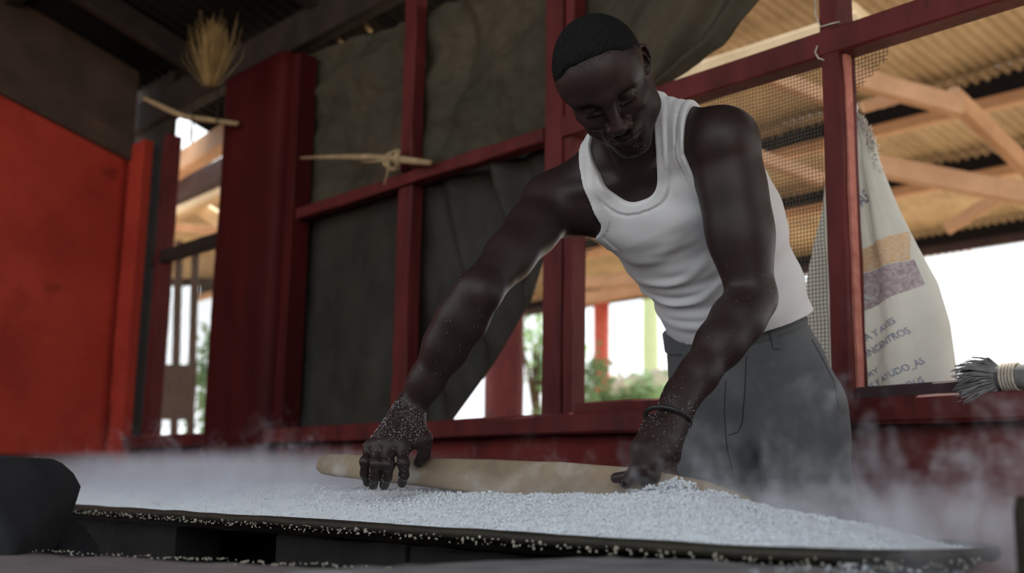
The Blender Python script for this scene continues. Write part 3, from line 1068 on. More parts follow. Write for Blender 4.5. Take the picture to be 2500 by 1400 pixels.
mb = MB()
for k in range(5):
    c = bx1 - dd * (.006 + .006 * k)
    mb.tube([c + .0255 * (N * math.cos(j / 12 * 6.283) + Z * math.sin(j / 12 * 6.283)) for j in range(13)], .0032, 5)
mb.build('binding', M['cord'], br, True)

# paddle
padl = empty('wooden_paddle', at(1300, 1190, 1.8)); tag(padl, 'long worn wooden paddle gripped with both hands above the grain', 'paddle')
M['paddle'] = material('paddle', (.27, .21, .145), .75, .2, (.15, .115, .08), 9, 7, .5, 60, spots=((.36, .34, .31), 14, .58, .76))
K0, K1 = at(780, 1133, 2.12), at(1865, 1255, 1.545)
dk = unit(K1 - K0); Lk = np.linalg.norm(K1 - K0)
side = unit(np.cross(dk, Z)); side = side if side[1] < 0 else -side        # towards the camera
vk = unit(np.cross(side, dk)); vk = vk if vk[2] > 0 else -vk
face = unit(side + .25 * Z); vk = unit(np.cross(face, dk)); vk = vk if vk[2] > 0 else -vk
mb = MB()
def pad(a, b):
    ang = b * 2 * math.pi
    hw = interp(a, [0, .015, .06, .3, .55, .75, .9, .97, 1.0], [.012, .0185, .021, .025, .032, .036, .034, .024, .006])
    th = interp(a, [0, .02, .5, .8, 1], [.006, .009, .009, .006, .003])
    ce, se = math.cos(ang), math.sin(ang)
    sq = (abs(ce) ** 4 + abs(se) ** 4) ** -.25
    bow = interp(a, [0, .5, .75, 1], [0, .010, .012, -.004])
    return K0 + dk * Lk * a + vk * (hw * se * sq + bow + .0015 * fb(a * 9, 0, 1)) + face * (th * ce * sq)
mb.grid(pad, 60, 24)
mb.build('blade', M['paddle'], padl, True)

# dark pipe end near the lower right corner
mb = MB()
pp = at(2572, 1300, .98) * [1, 1, 0]
mb.tube([pp + Z * z for z in (0.0, .30, .60, .735, .748, .742)], [.030, .030, .031, .031, .028, .020], 20)
tag(mb.build('stove_pipe', M['pan_steel'], None, True), 'dark pipe end at the lower right corner of the view', 'pipe')

# ------------------------------------------------------------------ the man: implicit surfaces, meshed with surface nets
def smin(a, b, k):
    h = np.maximum(k - np.abs(a - b), 0.0) / k
    return np.minimum(a, b) - h * h * k * .25


def smax(a, b, k):
    return -smin(-a, -b, k)


class Cone:
    def __init__(s, a, b, ra, rb, k=.015, op='+'):
        s.a, s.b, s.ra, s.rb, s.k, s.op = np.asarray(a, np.float32), np.asarray(b, np.float32), ra, rb, k, op
        s.c = (s.a + s.b) / 2; s.R = np.linalg.norm(s.b - s.a) / 2 + max(ra, rb)
    def d(s, p):
        ab = s.b - s.a
        h = np.clip(((p - s.a) @ ab) / max(1e-12, ab @ ab), 0, 1)
        q = p - s.a - h[:, None] * ab
        return np.sqrt(np.einsum('ij,ij->i', q, q)) - (s.ra + (s.rb - s.ra) * h)


class Ell:
    def __init__(s, c, r, B=None, k=.015, op='+'):
        s.c, s.r, s.k, s.op = np.asarray(c, np.float32), np.asarray(r, np.float32), k, op
        s.B = np.eye(3, dtype=np.float32) if B is None else np.asarray(B, np.float32)     # rows = axes
        s.R = float(max(s.r))
    def d(s, p):
        q = (p - s.c) @ s.B.T
        u = q / s.r; w = u / s.r
        k0 = np.sqrt(np.einsum('ij,ij->i', u, u)); k1 = np.sqrt(np.einsum('ij,ij->i', w, w)) + 1e-9
        return k0 * (k0 - 1) / k1


class Slab:
    """elliptic frustum between two stations (centre, L axis, F axis, rL, rF)"""
    def __init__(s, A, B, k=.03, op='+'):
        s.A, s.Bs = [[np.asarray(x, np.float32) for x in q] for q in (A, B)]; s.k, s.op = k, op
        s.c = (A[0] + B[0]) / 2
        s.R = np.linalg.norm(B[0] - A[0]) / 2 + max(A[3], A[4], B[3], B[4])
    def d(s, p):
        a, b = s.A, s.Bs
        ab = b[0] - a[0]; L2 = ab @ ab; ln = math.sqrt(L2)
        hr = ((p - a[0]) @ ab) / L2
        h = np.clip(hr, 0, 1)
        q = p - a[0] - h[:, None] * ab
        Lx = a[1] + (b[1] - a[1]) * h[:, None]; Lx /= np.linalg.norm(Lx, axis=1)[:, None]
        Fx = a[2] + (b[2] - a[2]) * h[:, None]; Fx /= np.linalg.norm(Fx, axis=1)[:, None]
        rl, rf = a[3] + (b[3] - a[3]) * h, a[4] + (b[4] - a[4]) * h
        ql, qf = (q * Lx).sum(1), (q * Fx).sum(1)
        qa = (hr - h) * ln
        rm = np.minimum(rl, rf) * .8
        k0 = np.sqrt((ql / rl) ** 2 + (qf / rf) ** 2 + (qa / rm) ** 2)
        k1 = np.sqrt((ql / rl ** 2) ** 2 + (qf / rf ** 2) ** 2 + (qa / rm ** 2) ** 2) + 1e-9
        return k0 * (k0 - 1) / k1


CULL = {}


def eval_prims(prims, p, centre=None, rad=0.0):
    d = np.full(len(p), 1.0, p.dtype)
    if centre is not None:
        key = id(prims)
        if key not in CULL:
            CULL[key] = (prims, np.array([q.c for q in prims]), np.array([q.R + q.k + .004 for q in prims]))
        _, cc, rr_ = CULL[key]
        near = np.nonzero(((cc - centre) ** 2).sum(1) < (rr_ + rad) ** 2)[0]
        prims = [prims[i] for i in near]
    for q in prims:
        e = q.d(p)
        if q.op == '+': d = smin(d, e, q.k)
        else: d = smax(d, -e, q.k)
    return d


def mesh_field(fn, lo, hi, h, blk=14):
    """surface nets over the box lo..hi with step h; fn(points, centre, radius) -> signed distance"""
    lo, hi = np.asarray(lo, float), np.asarray(hi, float)
    nb = np.ceil((hi - lo) / (h * blk)).astype(int)
    dim = nb * blk + 1
    V = np.full(dim, 1.0, np.float32)
    g = np.arange(blk + 1) * h
    loc = np.stack(np.meshgrid(g, g, g, indexing='ij'), -1).reshape(-1, 3)
    rad = blk * h * .8661
    cs = np.stack(np.meshgrid(*[np.arange(k) for k in nb], indexing='ij'), -1).reshape(-1, 3)
    cc = lo + (cs + .5) * blk * h
    dc = np.concatenate([fn(cc[i:i + 20000], None, 0.0) for i in range(0, len(cc), 20000)])
    for ijk, c, dv in zip(cs, cc, dc):
        s = tuple(slice(k * blk, k * blk + blk + 1) for k in ijk)
        if abs(dv) > rad * 1.3 + .012:
            V[s] = np.where(np.abs(V[s]) < .9, V[s], 1.0 if dv > 0 else -1.0)
            continue
        V[s] = fn((lo + ijk * blk * h + loc).astype(np.float32), c, rad).reshape(blk + 1, blk + 1, blk + 1)
    S = V < 0
    cnt = np.zeros([k - 1 for k in dim], np.int8)
    for dx in (0, 1):
        for dy in (0, 1):
            for dz in (0, 1):
                cnt += S[dx:dim[0]-1+dx, dy:dim[1]-1+dy, dz:dim[2]-1+dz]
    act = (cnt > 0) & (cnt < 8)
    idx = np.full(act.shape, -1, np.int64)
    cells = np.argwhere(act)
    idx[act] = np.arange(len(cells))
    acc = np.zeros((len(cells), 3)); num = np.zeros(len(cells))
    cor = [(a, b, c) for a in (0, 1) for b in (0, 1) for c in (0, 1)]
    for a in cor:
        for ax in range(3):
            if a[ax]: continue
            b = list(a); b[ax] = 1
            va = V[cells[:, 0]+a[0], cells[:, 1]+a[1], cells[:, 2]+a[2]].astype(float)
            vb = V[cells[:, 0]+b[0], cells[:, 1]+b[1], cells[:, 2]+b[2]].astype(float)
            m = (va < 0) != (vb < 0)
            t = np.where(m, va / np.where(m, va - vb, 1), 0)
            pt = np.tile(np.array(a, float), (len(cells), 1)); pt[:, ax] += t
            acc[m] += pt[m]; num[m] += 1
    verts = lo + (cells + acc / num[:, None]) * h
    faces = []
    for ax in range(3):
        o1, o2 = [(1, 2), (2, 0), (0, 1)][ax]
        sl0 = [slice(None)] * 3; sl1 = [slice(None)] * 3
        sl0[ax] = slice(0, dim[ax] - 1); sl1[ax] = slice(1, dim[ax])
        ch = S[tuple(sl0)] != S[tuple(sl1)]
        e = np.argwhere(ch)
        ok = (e[:, o1] > 0) & (e[:, o2] > 0) & (e[:, o1] < dim[o1] - 1) & (e[:, o2] < dim[o2] - 1)
        e = e[ok]
        q = []
        for (u, v) in ((-1, -1), (0, -1), (0, 0), (-1, 0)):
            k = e.copy(); k[:, o1] += u; k[:, o2] += v
            q.append(idx[k[:, 0], k[:, 1], k[:, 2]])
        q = np.stack(q, 1)
        flip = ~S[tuple(e.T)]
        q[flip] = q[flip][:, ::-1]
        faces.append(q)
    return verts, np.concatenate(faces)


def np_mesh(name, verts, faces, mat, parent, origin):
    me = bpy.data.meshes.new(name)
    v = (verts - np.asarray(origin)).astype(np.float32)
    me.vertices.add(len(v)); me.vertices.foreach_set('co', v.ravel())
    f = faces.astype(np.int32)
    me.loops.add(f.size); me.loops.foreach_set('vertex_index', f.ravel())
    me.polygons.add(len(f)); me.polygons.foreach_set('loop_start', np.arange(0, f.size, f.shape[1], dtype=np.int32))
    me.polygons.foreach_set('use_smooth', np.ones(len(f), bool))
    me.update(calc_edges=True); me.validate()
    me.materials.append(mat)
    o = bpy.data.objects.new(name, me)
    o.matrix_world = Matrix.Translation(Vector(origin))
    sc.collection.objects.link(o)
    if parent is not None:
        o.parent = parent; o.matrix_parent_inverse = parent.matrix_world.inverted()
    return o


# joints (metres), bent forward over the pan
RS, LS = at(1352, 498, 2.02), at(1766, 347, 1.82)
RE, RWR = at(1168, 715, 1.86), at(1000, 1000, 1.95)
LE, LWR = at(1836, 728, 1.84), at(1656, 985, 1.74)
HS = .95
HH = at(1474, 186, 1.762)                                            # head centre between the ears
LSH = unit(LS - RS); LPV = unit([.93, -.36, .10])
ST = []
for (px, py, Y, rl, rf, w) in ((1838, 985, 2.235, .150, .116, 0.0), (1828, 850, 2.215, .136, .102, .1), (1780, 715, 2.15, .130, .100, .35),
                               (1710, 580, 2.075, .138, .106, .65), (1648, 472, 2.01, .146, .110, .9), (1590, 398, 1.975, .124, .080, 1.0),
                               (1562, 342, 1.945, .068, .060, 1.0)):
    ST.append([at(px, py, Y), unit(LPV * (1 - w) + LSH * w), None, rl, rf])
for i, s_ in enumerate(ST):
    ax = unit(ST[min(i + 1, len(ST) - 1)][0] - ST[max(i - 1, 0)][0])
    s_[1] = unit(s_[1] - ax * (s_[1] @ ax))
    s_[2] = np.cross(ax, s_[1]) ; s_[2] = s_[2] if s_[2][1] < 0 else -s_[2]
AX = unit(ST[5][0] - ST[1][0]); A0 = ST[1][0]
LX = unit(LSH - AX * (LSH @ AX)); FX = np.cross(AX, LX); FX = FX if FX[1] < 0 else -FX


def loc3(p):
    q = p - A0
    return q @ AX, q @ LX, q @ FX


TB = np.stack([LX, FX, AX])
chest = ST[4][0]
torso = [Slab(ST[i], ST[i + 1], .035) for i in range(0, 6)]
torso += [Ell(chest + LX * s * .066 + FX * .072 + AX * .005, (.062, .030, .055), TB, .05) for s in (-1, 1)]          # pectorals
torso += [Ell(ST[3][0] + LX * s * .10 - FX * .02 + AX * .03, (.050, .07, .10), TB, .05) for s in (-1, 1)]             # lats
torso += [Ell(ST[2][0] + FX * .035, (.10, .075, .10), TB, .05)]
shoulder = []
for s, J in ((-1, RS), (1, LS)):
    shoulder += [Cone(ST[5][0] + LX * s * .05 - FX * .01, J, .066, .053, .05),
                 Cone(ST[6][0] - FX * .02 + AX * .02, J * .72 + ST[5][0] * .28 + AX * (.022 if s > 0 else -.004), .046, .034, .05),             # trapezius
                 Cone(chest + LX * s * .08 + FX * .045 + AX * .02, J + FX * .008, .038, .046, .05)]                    # pectoral to arm
    shoulder += [Cone(ST[5][0] + LX * s * .018 + FX * .078 + AX * .012, J * .72 + ST[5][0] * .28 + FX * .045 + AX * .028, .009, .008, .02)]  # clavicle
NKB = ST[6][0] - AX * .02
# head frame
vv = -unit(ray(1465, 187)); ri = unit(CX - vv * (CX @ vv)); ui = np.cross(vv, ri); ui = ui if ui[2] > 0 else -ui
ROLL_H = math.radians(29)
u2 = unit(-math.sin(ROLL_H) * ri + math.cos(ROLL_H) * ui); r2 = unit(math.cos(ROLL_H) * ri + math.sin(ROLL_H) * ui)
TH, YAW = math.radians(35), math.radians(-10)
HU = math.cos(TH) * u2 + math.sin(TH) * vv
HF = math.cos(TH) * vv - math.sin(TH) * u2
HL = r2
HF, HL = HF * math.cos(YAW) + HL * math.sin(YAW), HL * math.cos(YAW) - HF * math.sin(YAW)
HB = np.stack([HL, HF, HU])


def hp(x, y, z):
    return HH + (HL * x + HF * y + HU * z) * HS


def hE(c, r, k=.012, op='+', rot=None):
    return Ell(hp(*c), np.asarray(r) * HS, HB if rot is None else rot @ HB, k, op)


def hC(a, b, ra, rb, k=.010, op='+'):
    return Cone(hp(*a), hp(*b), ra * HS, rb * HS, k, op)


neck = [Cone(hp(0, -.036, -.050), NKB - FX * .018, .050, .058, .03),
        Cone(hp(.048, -.038, -.058), ST[5][0] + FX * .072 + LX * .012 + AX * .03, .012, .010, .03),
        Cone(hp(-.048, -.038, -.058), ST[5][0] + FX * .072 - LX * .012 + AX * .03, .014, .010, .03),
        Cone(hp(0, -.005, -.085), ST[5][0] + FX * .050 + AX * .04, .020, .024, .03)]
skull = [hE((0, -.008, .027), (.0725, .089, .073)), hE((0, .030, .036), (.062, .058, .054), .03), hE((0, .022, -.030), (.058, .062, .078), .03)]
head = list(skull)
for s in (-1, 1):
    head += [hC((s * .054, -.010, -.050), (s * .047, .012, -.086), .016, .016, .03), hC((s * .047, .012, -.086), (s * .018, .062, -.118), .016, .014, .03),
             hE((s * .050, .046, -.026), (.019, .022, .014), .022), hC((s * .010, .086, .019), (s * .047, .069, .020), .0098, .0085, .016),
             hE((s * .061, .022, .022), (.012, .026, .022), .03, '-') if False else hE((s * .056, .026, .03), (.014, .026, .022), .03)]
head += [hE((0, .067, -.120), (.022, .017, .015), .018), hE((0, .066, -.080), (.036, .026, .036), .022)]
for s in (-1, 1):
    head += [hE((s * .033, .094, .000), (.017, .016, .0125), .016, '-')]
for s in (-1, 1):                                                   # eyes cast down: heavy upper lids, lower lids, bags
    head += [hE((s * .0325, .0725, -.001), (.0142, .0118, .0108), .005),
             hC((s * .020, .0855, -.0085), (s * .046, .0775, -.0075), .0026, .0022, .004),
             hC((s * .018, .0890, -.0045), (s * .0325, .0890, -.0062), .0011, .0013, .0015, '-'),
             hC((s * .0325, .0890, -.0062), (s * .0465, .0808, -.0040), .0013, .0010, .0015, '-'),
             hC((s * .019, .0850, .0085), (s * .0325, .0880, .0098), .0012, .0014, .004, '-'), hC((s * .0325, .0880, .0098), (s * .047, .0790, .0085), .0014, .0011, .004, '-'),
             hC((s * .021, .083, -.020), (s * .044, .072, -.023), .0016, .0014, .006, '-')]
head += [hC((0, .0895, .010), (0, .101, -.022), .0078, .0105, .014), hE((0, .1085, -.036), (.0140, .0125, .0115), .010)]
for s in (-1, 1):
    head += [hE((s * .0155, .0985, -.0405), (.0098, .0105, .0092), .007), hC((s * .0255, .0985, -.0415), (s * .0205, .0945, -.0310), .0014, .0011, .004, '-'),
             hE((s * .0082, .1060, -.0480), (.0048, .0062, .0036), .003, '-'),
             hE((s * .037, .072, -.032), (.018, .013, .014), .018), hC((s * .0235, .1000, -.0270), (s * .0350, .0900, -.050), .0034, .0040, .005, '-'), hC((s * .0350, .0900, -.050), (s * .0425, .0800, -.072), .0040, .0016, .005, '-'),
             hC((s * .0048, .0955, .022), (s * .0060, .0945, .013), .0010, .0012, .003, '-')]
for s in (-1, 1):                                                   # lips
    head += [hC((0, .0960, -.0655), (s * .0125, .0935, -.0655), .0058, .0056, .006), hC((s * .0125, .0935, -.0655), (s * .0255, .0840, -.0725), .0056, .0030, .006),
             hC((0, .0935, -.0815), (s * .0120, .0910, -.0805), .0066, .0060, .006), hC((s * .0120, .0910, -.0805), (s * .0240, .0835, -.0750), .0060, .0030, .006)]
for s in (-1, 1):
    head += [hC((0, .1010, -.0735), (s * .0130, .0975, -.0732), .0014, .0014, .0025, '-'), hC((s * .0130, .0975, -.0732), (s * .0275, .0855, -.0748), .0014, .0016, .0025, '-')]
head += [hC((0, .1045, -.0520), (0, .1010, -.0600), .0024, .0026, .004, '-'), hC((-.012, .0860, -.0925), (.012, .0860, -.0925), .0035, .0035, .012, '-')]
EPHI = math.radians(38)
for s in (-1, 1):                                                   # ears, standing well off the head
    e0 = np.array([s * .0665, -.004, -.010])
    eo = np.array([s * math.cos(EPHI), -math.sin(EPHI), 0]); eu = unit(np.array([0, -.16, 1.0])); en = np.cross(eo, eu); en = en if en[1] > 0 else -en
    eq = lambda o, u, n=0.0: e0 + (eo * o + eu * u + en * n) * .80
    ol = [(0, .012), (.001, .024), (.009, .0325), (.020, .0330), (.0275, .025), (.0295, .011), (.0265, -.005), (.0195, -.019), (.0115, -.029), (.003, -.028)]
    for (o1, u1), (o3, u3) in zip(ol[:-1], ol[1:]):
        head += [hC(eq(o1, u1, .002), eq(o3, u3, .002), .0032, .0032, .003)]
    eB = np.stack([eo, en, eu])
    head += [hE(eq(.010, .003, -.0015), (.0155, .0030, .0225), .004, '+', eB), hE(eq(.003, .002, -.004), (.014, .0045, .024), .006, '+', eB), hE(eq(.006, -.022, 0), (.0070, .0045, .0085), .005, '+', eB)]
    for (o1, u1), (o3, u3) in zip([(.010, .022), (.018, .014), (.0185, .002)], [(.018, .014), (.0185, .002), (.013, -.013)]):
        head += [hC(eq(o1, u1, .0025), eq(o3, u3, .0025), .0026, .0026, .004)]
    head += [hE(eq(.0095, -.001, .003), (.0075, .0065, .0115), .003, '-', eB), hE(eq(.0225, .010, .004), (.0022, .004, .012), .003, '-', eB),
             hE(eq(.000, -.003, .004), (.004, .0045, .006), .005, '+', eB)]


def limb(pts, k=.02):
    return [Cone(a, b, ra, rb, k) for (a, ra), (b, rb) in zip(pts[:-1], pts[1:])]


def lerp(a, b, t):
    return a * (1 - t) + b * t


camdir = lambda p: unit(CAM - p)
armR = limb([(RS, .052), (lerp(RS, RE, .30), .047), (lerp(RS, RE, .62), .0415), (RE, .0360)]) + \
    limb([(RE, .0375), (lerp(RE, RWR, .22), .0405), (lerp(RE, RWR, .45), .0375), (lerp(RE, RWR, .75), .029), (RWR, .0245)])
def lframe(a, b):
    d = unit(b - a); x = unit(np.cross(d, camdir((a + b) / 2))); return np.stack([x, np.cross(x, d) * (1 if np.cross(x, d) @ camdir(a) > 0 else -1), d])


UR, FR_ = lframe(RS, RE), lframe(RE, RWR)
armR += [Ell(lerp(RS, RE, .56) + UR[1] * .014, (.025, .025, .072), UR, .03), Ell(lerp(RS, RE, .40) - UR[1] * .012 , (.026, .026, .085), UR, .03),
         Ell(lerp(RE, RWR, .22) + FR_[1] * .006 - RT * .010, (.028, .026, .075), FR_, .025),
         Ell(RE + unit(np.array([-1, .4, .1])) * .018, (.016, .016, .018), None, .02)]
armL = limb([(LS, .054), (lerp(LS, LE, .25), .0505), (lerp(LS, LE, .60), .0455), (LE, .0375)]) + \
    limb([(LE, .0375), (lerp(LE, LWR, .22), .0410), (lerp(LE, LWR, .45), .0375), (lerp(LE, LWR, .75), .0295), (LWR, .0255)])
UL, FL_ = lframe(LS, LE), lframe(LE, LWR)
armL += [Ell(lerp(LS, LE, .55) + UL[1] * .008 - RT * .006, (.034, .032, .08), UL, .05),
         Ell(lerp(LS, LE, .42) + np.array([.010, .010, 0]), (.034, .034, .085), UL, .05),
         Ell(LE + np.array([.014, .014, -.004]), (.016, .018, .020), None, .02),
         Ell(lerp(LE, LWR, .20) + FL_[1] * .008 + RT * .008, (.028, .026, .070), FL_, .025),
         Cone(lerp(LE, LWR, .1) + camdir(LE) * .036 + np.array([.012, 0, 0]), lerp(LE, LWR, .50) + camdir(LE) * .032 + np.array([.004, 0, 0]), .0022, .002, .008),
         Cone(LE + camdir(LE) * .033 + np.array([.020, 0, .015]), lerp(LE, LWR, .28) + camdir(LE) * .033 + np.array([.020, 0, -.01]), .0022, .002, .008)]


def hand(wr, wdir, mcps, fingers, thumb, rf=.0092):
    """mcps: list of 4; fingers: list of 4 lists of (pip, dip, tip); thumb: list of 4 points"""
    out = [Cone(wr - wdir * .02, wr + wdir * .015, .0255, .024, .02)]
    pc = sum(mcps) / 4
    for m in mcps:
        out += [Cone(lerp(wr, m, .12), m, .0155, .0118, .016)]
    out += [Cone(lerp(wr, pc, .35), lerp(wr, pc, .8), .0175, .0165, .02)]
    for i, (m, f) in enumerate(zip(mcps, fingers)):
        q = rf * (1.0, 1.04, 1.0, .88)[i]
        ps = [m] + list(f)
        rs = [q * 1.15, q * 1.04, q * .95, q * .82]
        for a, b, ra, rb in zip(ps[:-1], ps[1:], rs[:-1], rs[1:]):
            out += [Cone(a, b, ra, rb, .0035)]
        out += [Ell(ps[1] + (ps[1] - lerp(ps[0], ps[2], .5)) * .10, (q * 1.08,) * 3, None, .006), Ell(m, (q * 1.3,) * 3, None, .012)]
    out += [Cone(thumb[0], thumb[1], .0185, .0145, .02), Cone(thumb[1], thumb[2], .0125, .0112, .006), Cone(thumb[2], thumb[3], .0112, .0088, .004)]
    out += [Cone(thumb[1], mcps[0], .008, .008, .022)]
    return out


hR_m = [at(981, 1088, 1.885), at(949, 1087, 1.880), at(924, 1090, 1.885), at(904, 1094, 1.897)]
hR_f = [[at(985, 1131, 1.862), at(986, 1160, 1.872), at(981, 1181, 1.890)],
        [at(948, 1135, 1.857), at(944, 1165, 1.868), at(938, 1186, 1.888)],
        [at(919, 1134, 1.862), at(915, 1164, 1.873), at(911, 1186, 1.892)],
        [at(892, 1128, 1.876), at(890, 1157, 1.884), at(896, 1180, 1.900)]]
hR_t = [at(1012, 1034, 1.930), at(1032, 1074, 1.915), at(1036, 1108, 1.925), at(1022, 1130, 1.935)]
handR = hand(RWR, unit(hR_m[1] - RWR), hR_m, hR_f, hR_t)
hL_m = [at(1592, 1108, 1.682), at(1610, 1118, 1.690), at(1626, 1120, 1.702), at(1638, 1116, 1.716)]
hL_f = [[at(1570, 1146, 1.655), at(1540, 1163, 1.662), at(1503, 1168, 1.672)],
        [at(1592, 1160, 1.655), at(1580, 1182, 1.668), at(1592, 1188, 1.690)],
        [at(1620, 1168, 1.668), at(1616, 1190, 1.684), at(1622, 1192, 1.705)],
        [at(1640, 1162, 1.688), at(1638, 1184, 1.702), at(1638, 1188, 1.722)]]
hL_t = [at(1596, 1042, 1.708), at(1566, 1096, 1.680), at(1555, 1146, 1.648), at(1528, 1180, 1.640)]
handL = hand(LWR, unit(hL_m[1] - LWR), hL_m, hL_f, hL_t, .0095)

# legs (under the trousers) and feet
HIPL, HIPR = np.array([.572, 2.215, .905]), np.array([.425, 2.270, .905])
KNL, KNR = np.array([.570, 2.180, .485]), np.array([.375, 2.230, .485])
ANL, ANR = np.array([.600, 2.290, .085]), np.array([.365, 2.330, .085])
feet = []
for an in (ANL, ANR):
    fd = unit([-.45, -.9, 0])
    feet += [Cone(an + Z * .10, an, .040, .036, .02), Cone(an - Z * .045 - fd * .03, an - Z * .05 + fd * .12, .034, .026, .03),
             Cone(an + Z * .0, an - Z * .03 + fd * .08, .036, .028, .03)]
    for k in range(5):
        sdv = np.cross(fd, Z)
        feet += [Cone(an - Z * .057 + fd * .12 + sdv * (k - 2) * .015, an - Z * .060 + fd * (.17 - .006 * abs(k - 1.4)) + sdv * (k - 2) * .017, .014, .011, .008)]
body_up = torso[2:] + shoulder + neck + armR + armL
full = body_up + head + handR + handL
fbody = lambda p, c, r: eval_prims(full, p, c, r)

man = empty('person', (.49, 2.27, 0)); tag(man, 'man in white tank top and grey trousers bending over the steaming pan with a paddle', 'person')
ORG = np.array([.49, 2.27, 0])
M['skin'] = material('skin', (.027, .0155, .0135), .47, .28, (.018, .0108, .0098), 16, 6, .07, 300)


def cut_mesh(v, f, keep):
    k = keep(v)
    fk = k[f].all(1)
    f = f[fk]
    used = np.unique(f); mp = np.full(len(v), -1); mp[used] = np.arange(len(used))
    return v[used], mp[f]


HR_C, HL_C = sum(hR_m) / 4, sum(hL_m) / 4
n_ = np.linalg.norm
inh = lambda v, e=0.0: n_((v - hp(0, .02, -.015)), axis=1) < .150 + e
inr = lambda v, e=0.0: n_(v - HR_C, axis=1) < .100 + e
inl = lambda v, e=0.0: n_(v - HL_C, axis=1) < .100 + e
parts_v, parts_f = [], []


def push(v, f):
    parts_f.append(f + sum(len(q) for q in parts_v)); parts_v.append(v)


allp = np.array([q.c for q in body_up])
v, f = mesh_field(fbody, np.minimum(allp.min(0) - .12, hR_m[3] - .12), allp.max(0) + .14, .0034)
v, f = cut_mesh(v, f, lambda q: ~(inh(q, -.004) | inr(q, -.003) | inl(q, -.003)) & (loc3(q)[0] > .10))
push(v, f)
v, f = mesh_field(fbody, hp(0, .02, -.015) - .155, hp(0, .02, -.015) + .155, .0016)
push(*cut_mesh(v, f, lambda q: inh(q)))
v, f = mesh_field(fbody, HR_C - .105, HR_C + .105, .0016)
push(*cut_mesh(v, f, inr))
v, f = mesh_field(fbody, HL_C - .105, HL_C + .105, .0016)
push(*cut_mesh(v, f, inl))
slim = lambda s_: [s_[0], s_[1], s_[2], s_[3] * .80, s_[4] * .80]
low = [Slab(slim(ST[i]), slim(ST[i + 1]), .035) for i in range(3)] + feet
for hj, kn, an in ((HIPL, KNL, ANL), (HIPR, KNR, ANR)):
    low += [Cone(hj, kn, .078, .054, .04), Cone(kn, lerp(kn, an, .35), .052, .050, .03), Cone(lerp(kn, an, .35), an + Z * .06, .050, .034, .03)]
v, f = mesh_field(lambda p, c, r: eval_prims(low, p, c, r), [.2, 1.95, -.012], [.80, 2.52, 1.16], .0065)
push(*cut_mesh(v, f, lambda q: loc3(q)[0] < .16))
body = np_mesh('body', np.concatenate(parts_v), np.concatenate(parts_f), M['skin'], man, ORG)

# ---- hair: close-cropped, greying at the temples
M['hair'] = material('hair', (.014, .0135, .0135), .9, .10, (.006, .006, .006), 260, 4, 1.0, 420, spots=((.16, .16, .16), 330, .66, .80))


def vnoise(p, s):
    q = p * s
    return (np.sin(q[:, 0] * 1.7 + 1.3 * np.sin(q[:, 1] * 1.1)) * np.sin(q[:, 1] * 1.9 + 1.1 * np.sin(q[:, 2] * 1.3)) * np.sin(q[:, 2] * 1.5 + 1.7 * np.sin(q[:, 0] * .9)))


def hairline(x, y):
    line = np.interp(y, [-.12, -.085, -.03, -.012, .018, .030, .040, .052, .062, .075, .10], [-.062, -.060, -.034, -.030, -.030, -.006, .046, .072, .088, .096, .096])
    line = line + .010 * np.clip((np.abs(x) - .02) / .03, 0, 1) * (y > .05)
    return line


def fhair(p, c, r):
    q = (p - HH) @ HB.T / HS
    thick = .0012 + .0040 * np.clip((q[:, 2] - hairline(q[:, 0], q[:, 1])) / .016, 0, 1)
    d = eval_prims(skull, p, c, r) - thick - .0011 * vnoise(p, 900) - .0008 * vnoise(p + 3.1, 430)
    y, z, x = q[:, 1], q[:, 2], np.abs(q[:, 0])
    line = hairline(q[:, 0], y)
    ear = .030 - np.sqrt((y + .008) ** 2 + (z + .002) ** 2)
    d = smax(d, (line - z) * .8 + .0015 * vnoise(p, 700), .004)
    return smax(d, np.where(x > .05, ear, -1), .004)


v, f = mesh_field(fhair, hp(0, 0, .02) - .14, hp(0, 0, .02) + .14, .0019)
np_mesh('hair', v, f, M['hair'], man, ORG)


def march(o, d, prims, n=40, off=0.0):
    """sphere-trace many rays at once onto an implicit surface"""
    o = np.array(o, float); d = np.asarray(d, float)
    for _k in range(n):
        e = eval_prims(prims, o) - off
        o = o + d * (e * .8)[:, None]
    return o


def stubble(name, pts, count, seed, ln=.0035, rad=.00035, grey=False):
    rr = random.Random(seed)
    P0 = []
    for _ in range(count):
        c = pts[rr.randrange(len(pts))]
        P0.append(hp(c[0] + rr.gauss(0, c[3]), c[1] + .06, c[2] + rr.gauss(0, c[4])))
    P0 = march(P0, np.tile(-HF, (count, 1)), face_prims)
    P0 = P0[np.abs(eval_prims(face_prims, P0)) < .0006]
    mb = MB()
    for o in P0:
        dn = unit(np.array([rr.gauss(0, .4), rr.gauss(0, .4), rr.gauss(0, .4)]) + HF * .8 - HU * .7)
        mb.tube([o - dn * .0006, o + dn * ln * rr.uniform(.5, 1.2)], [rad, rad * .5], 3, cap=False)
    return mb.build(name, M['beard_grey' if grey else 'hair'], man)


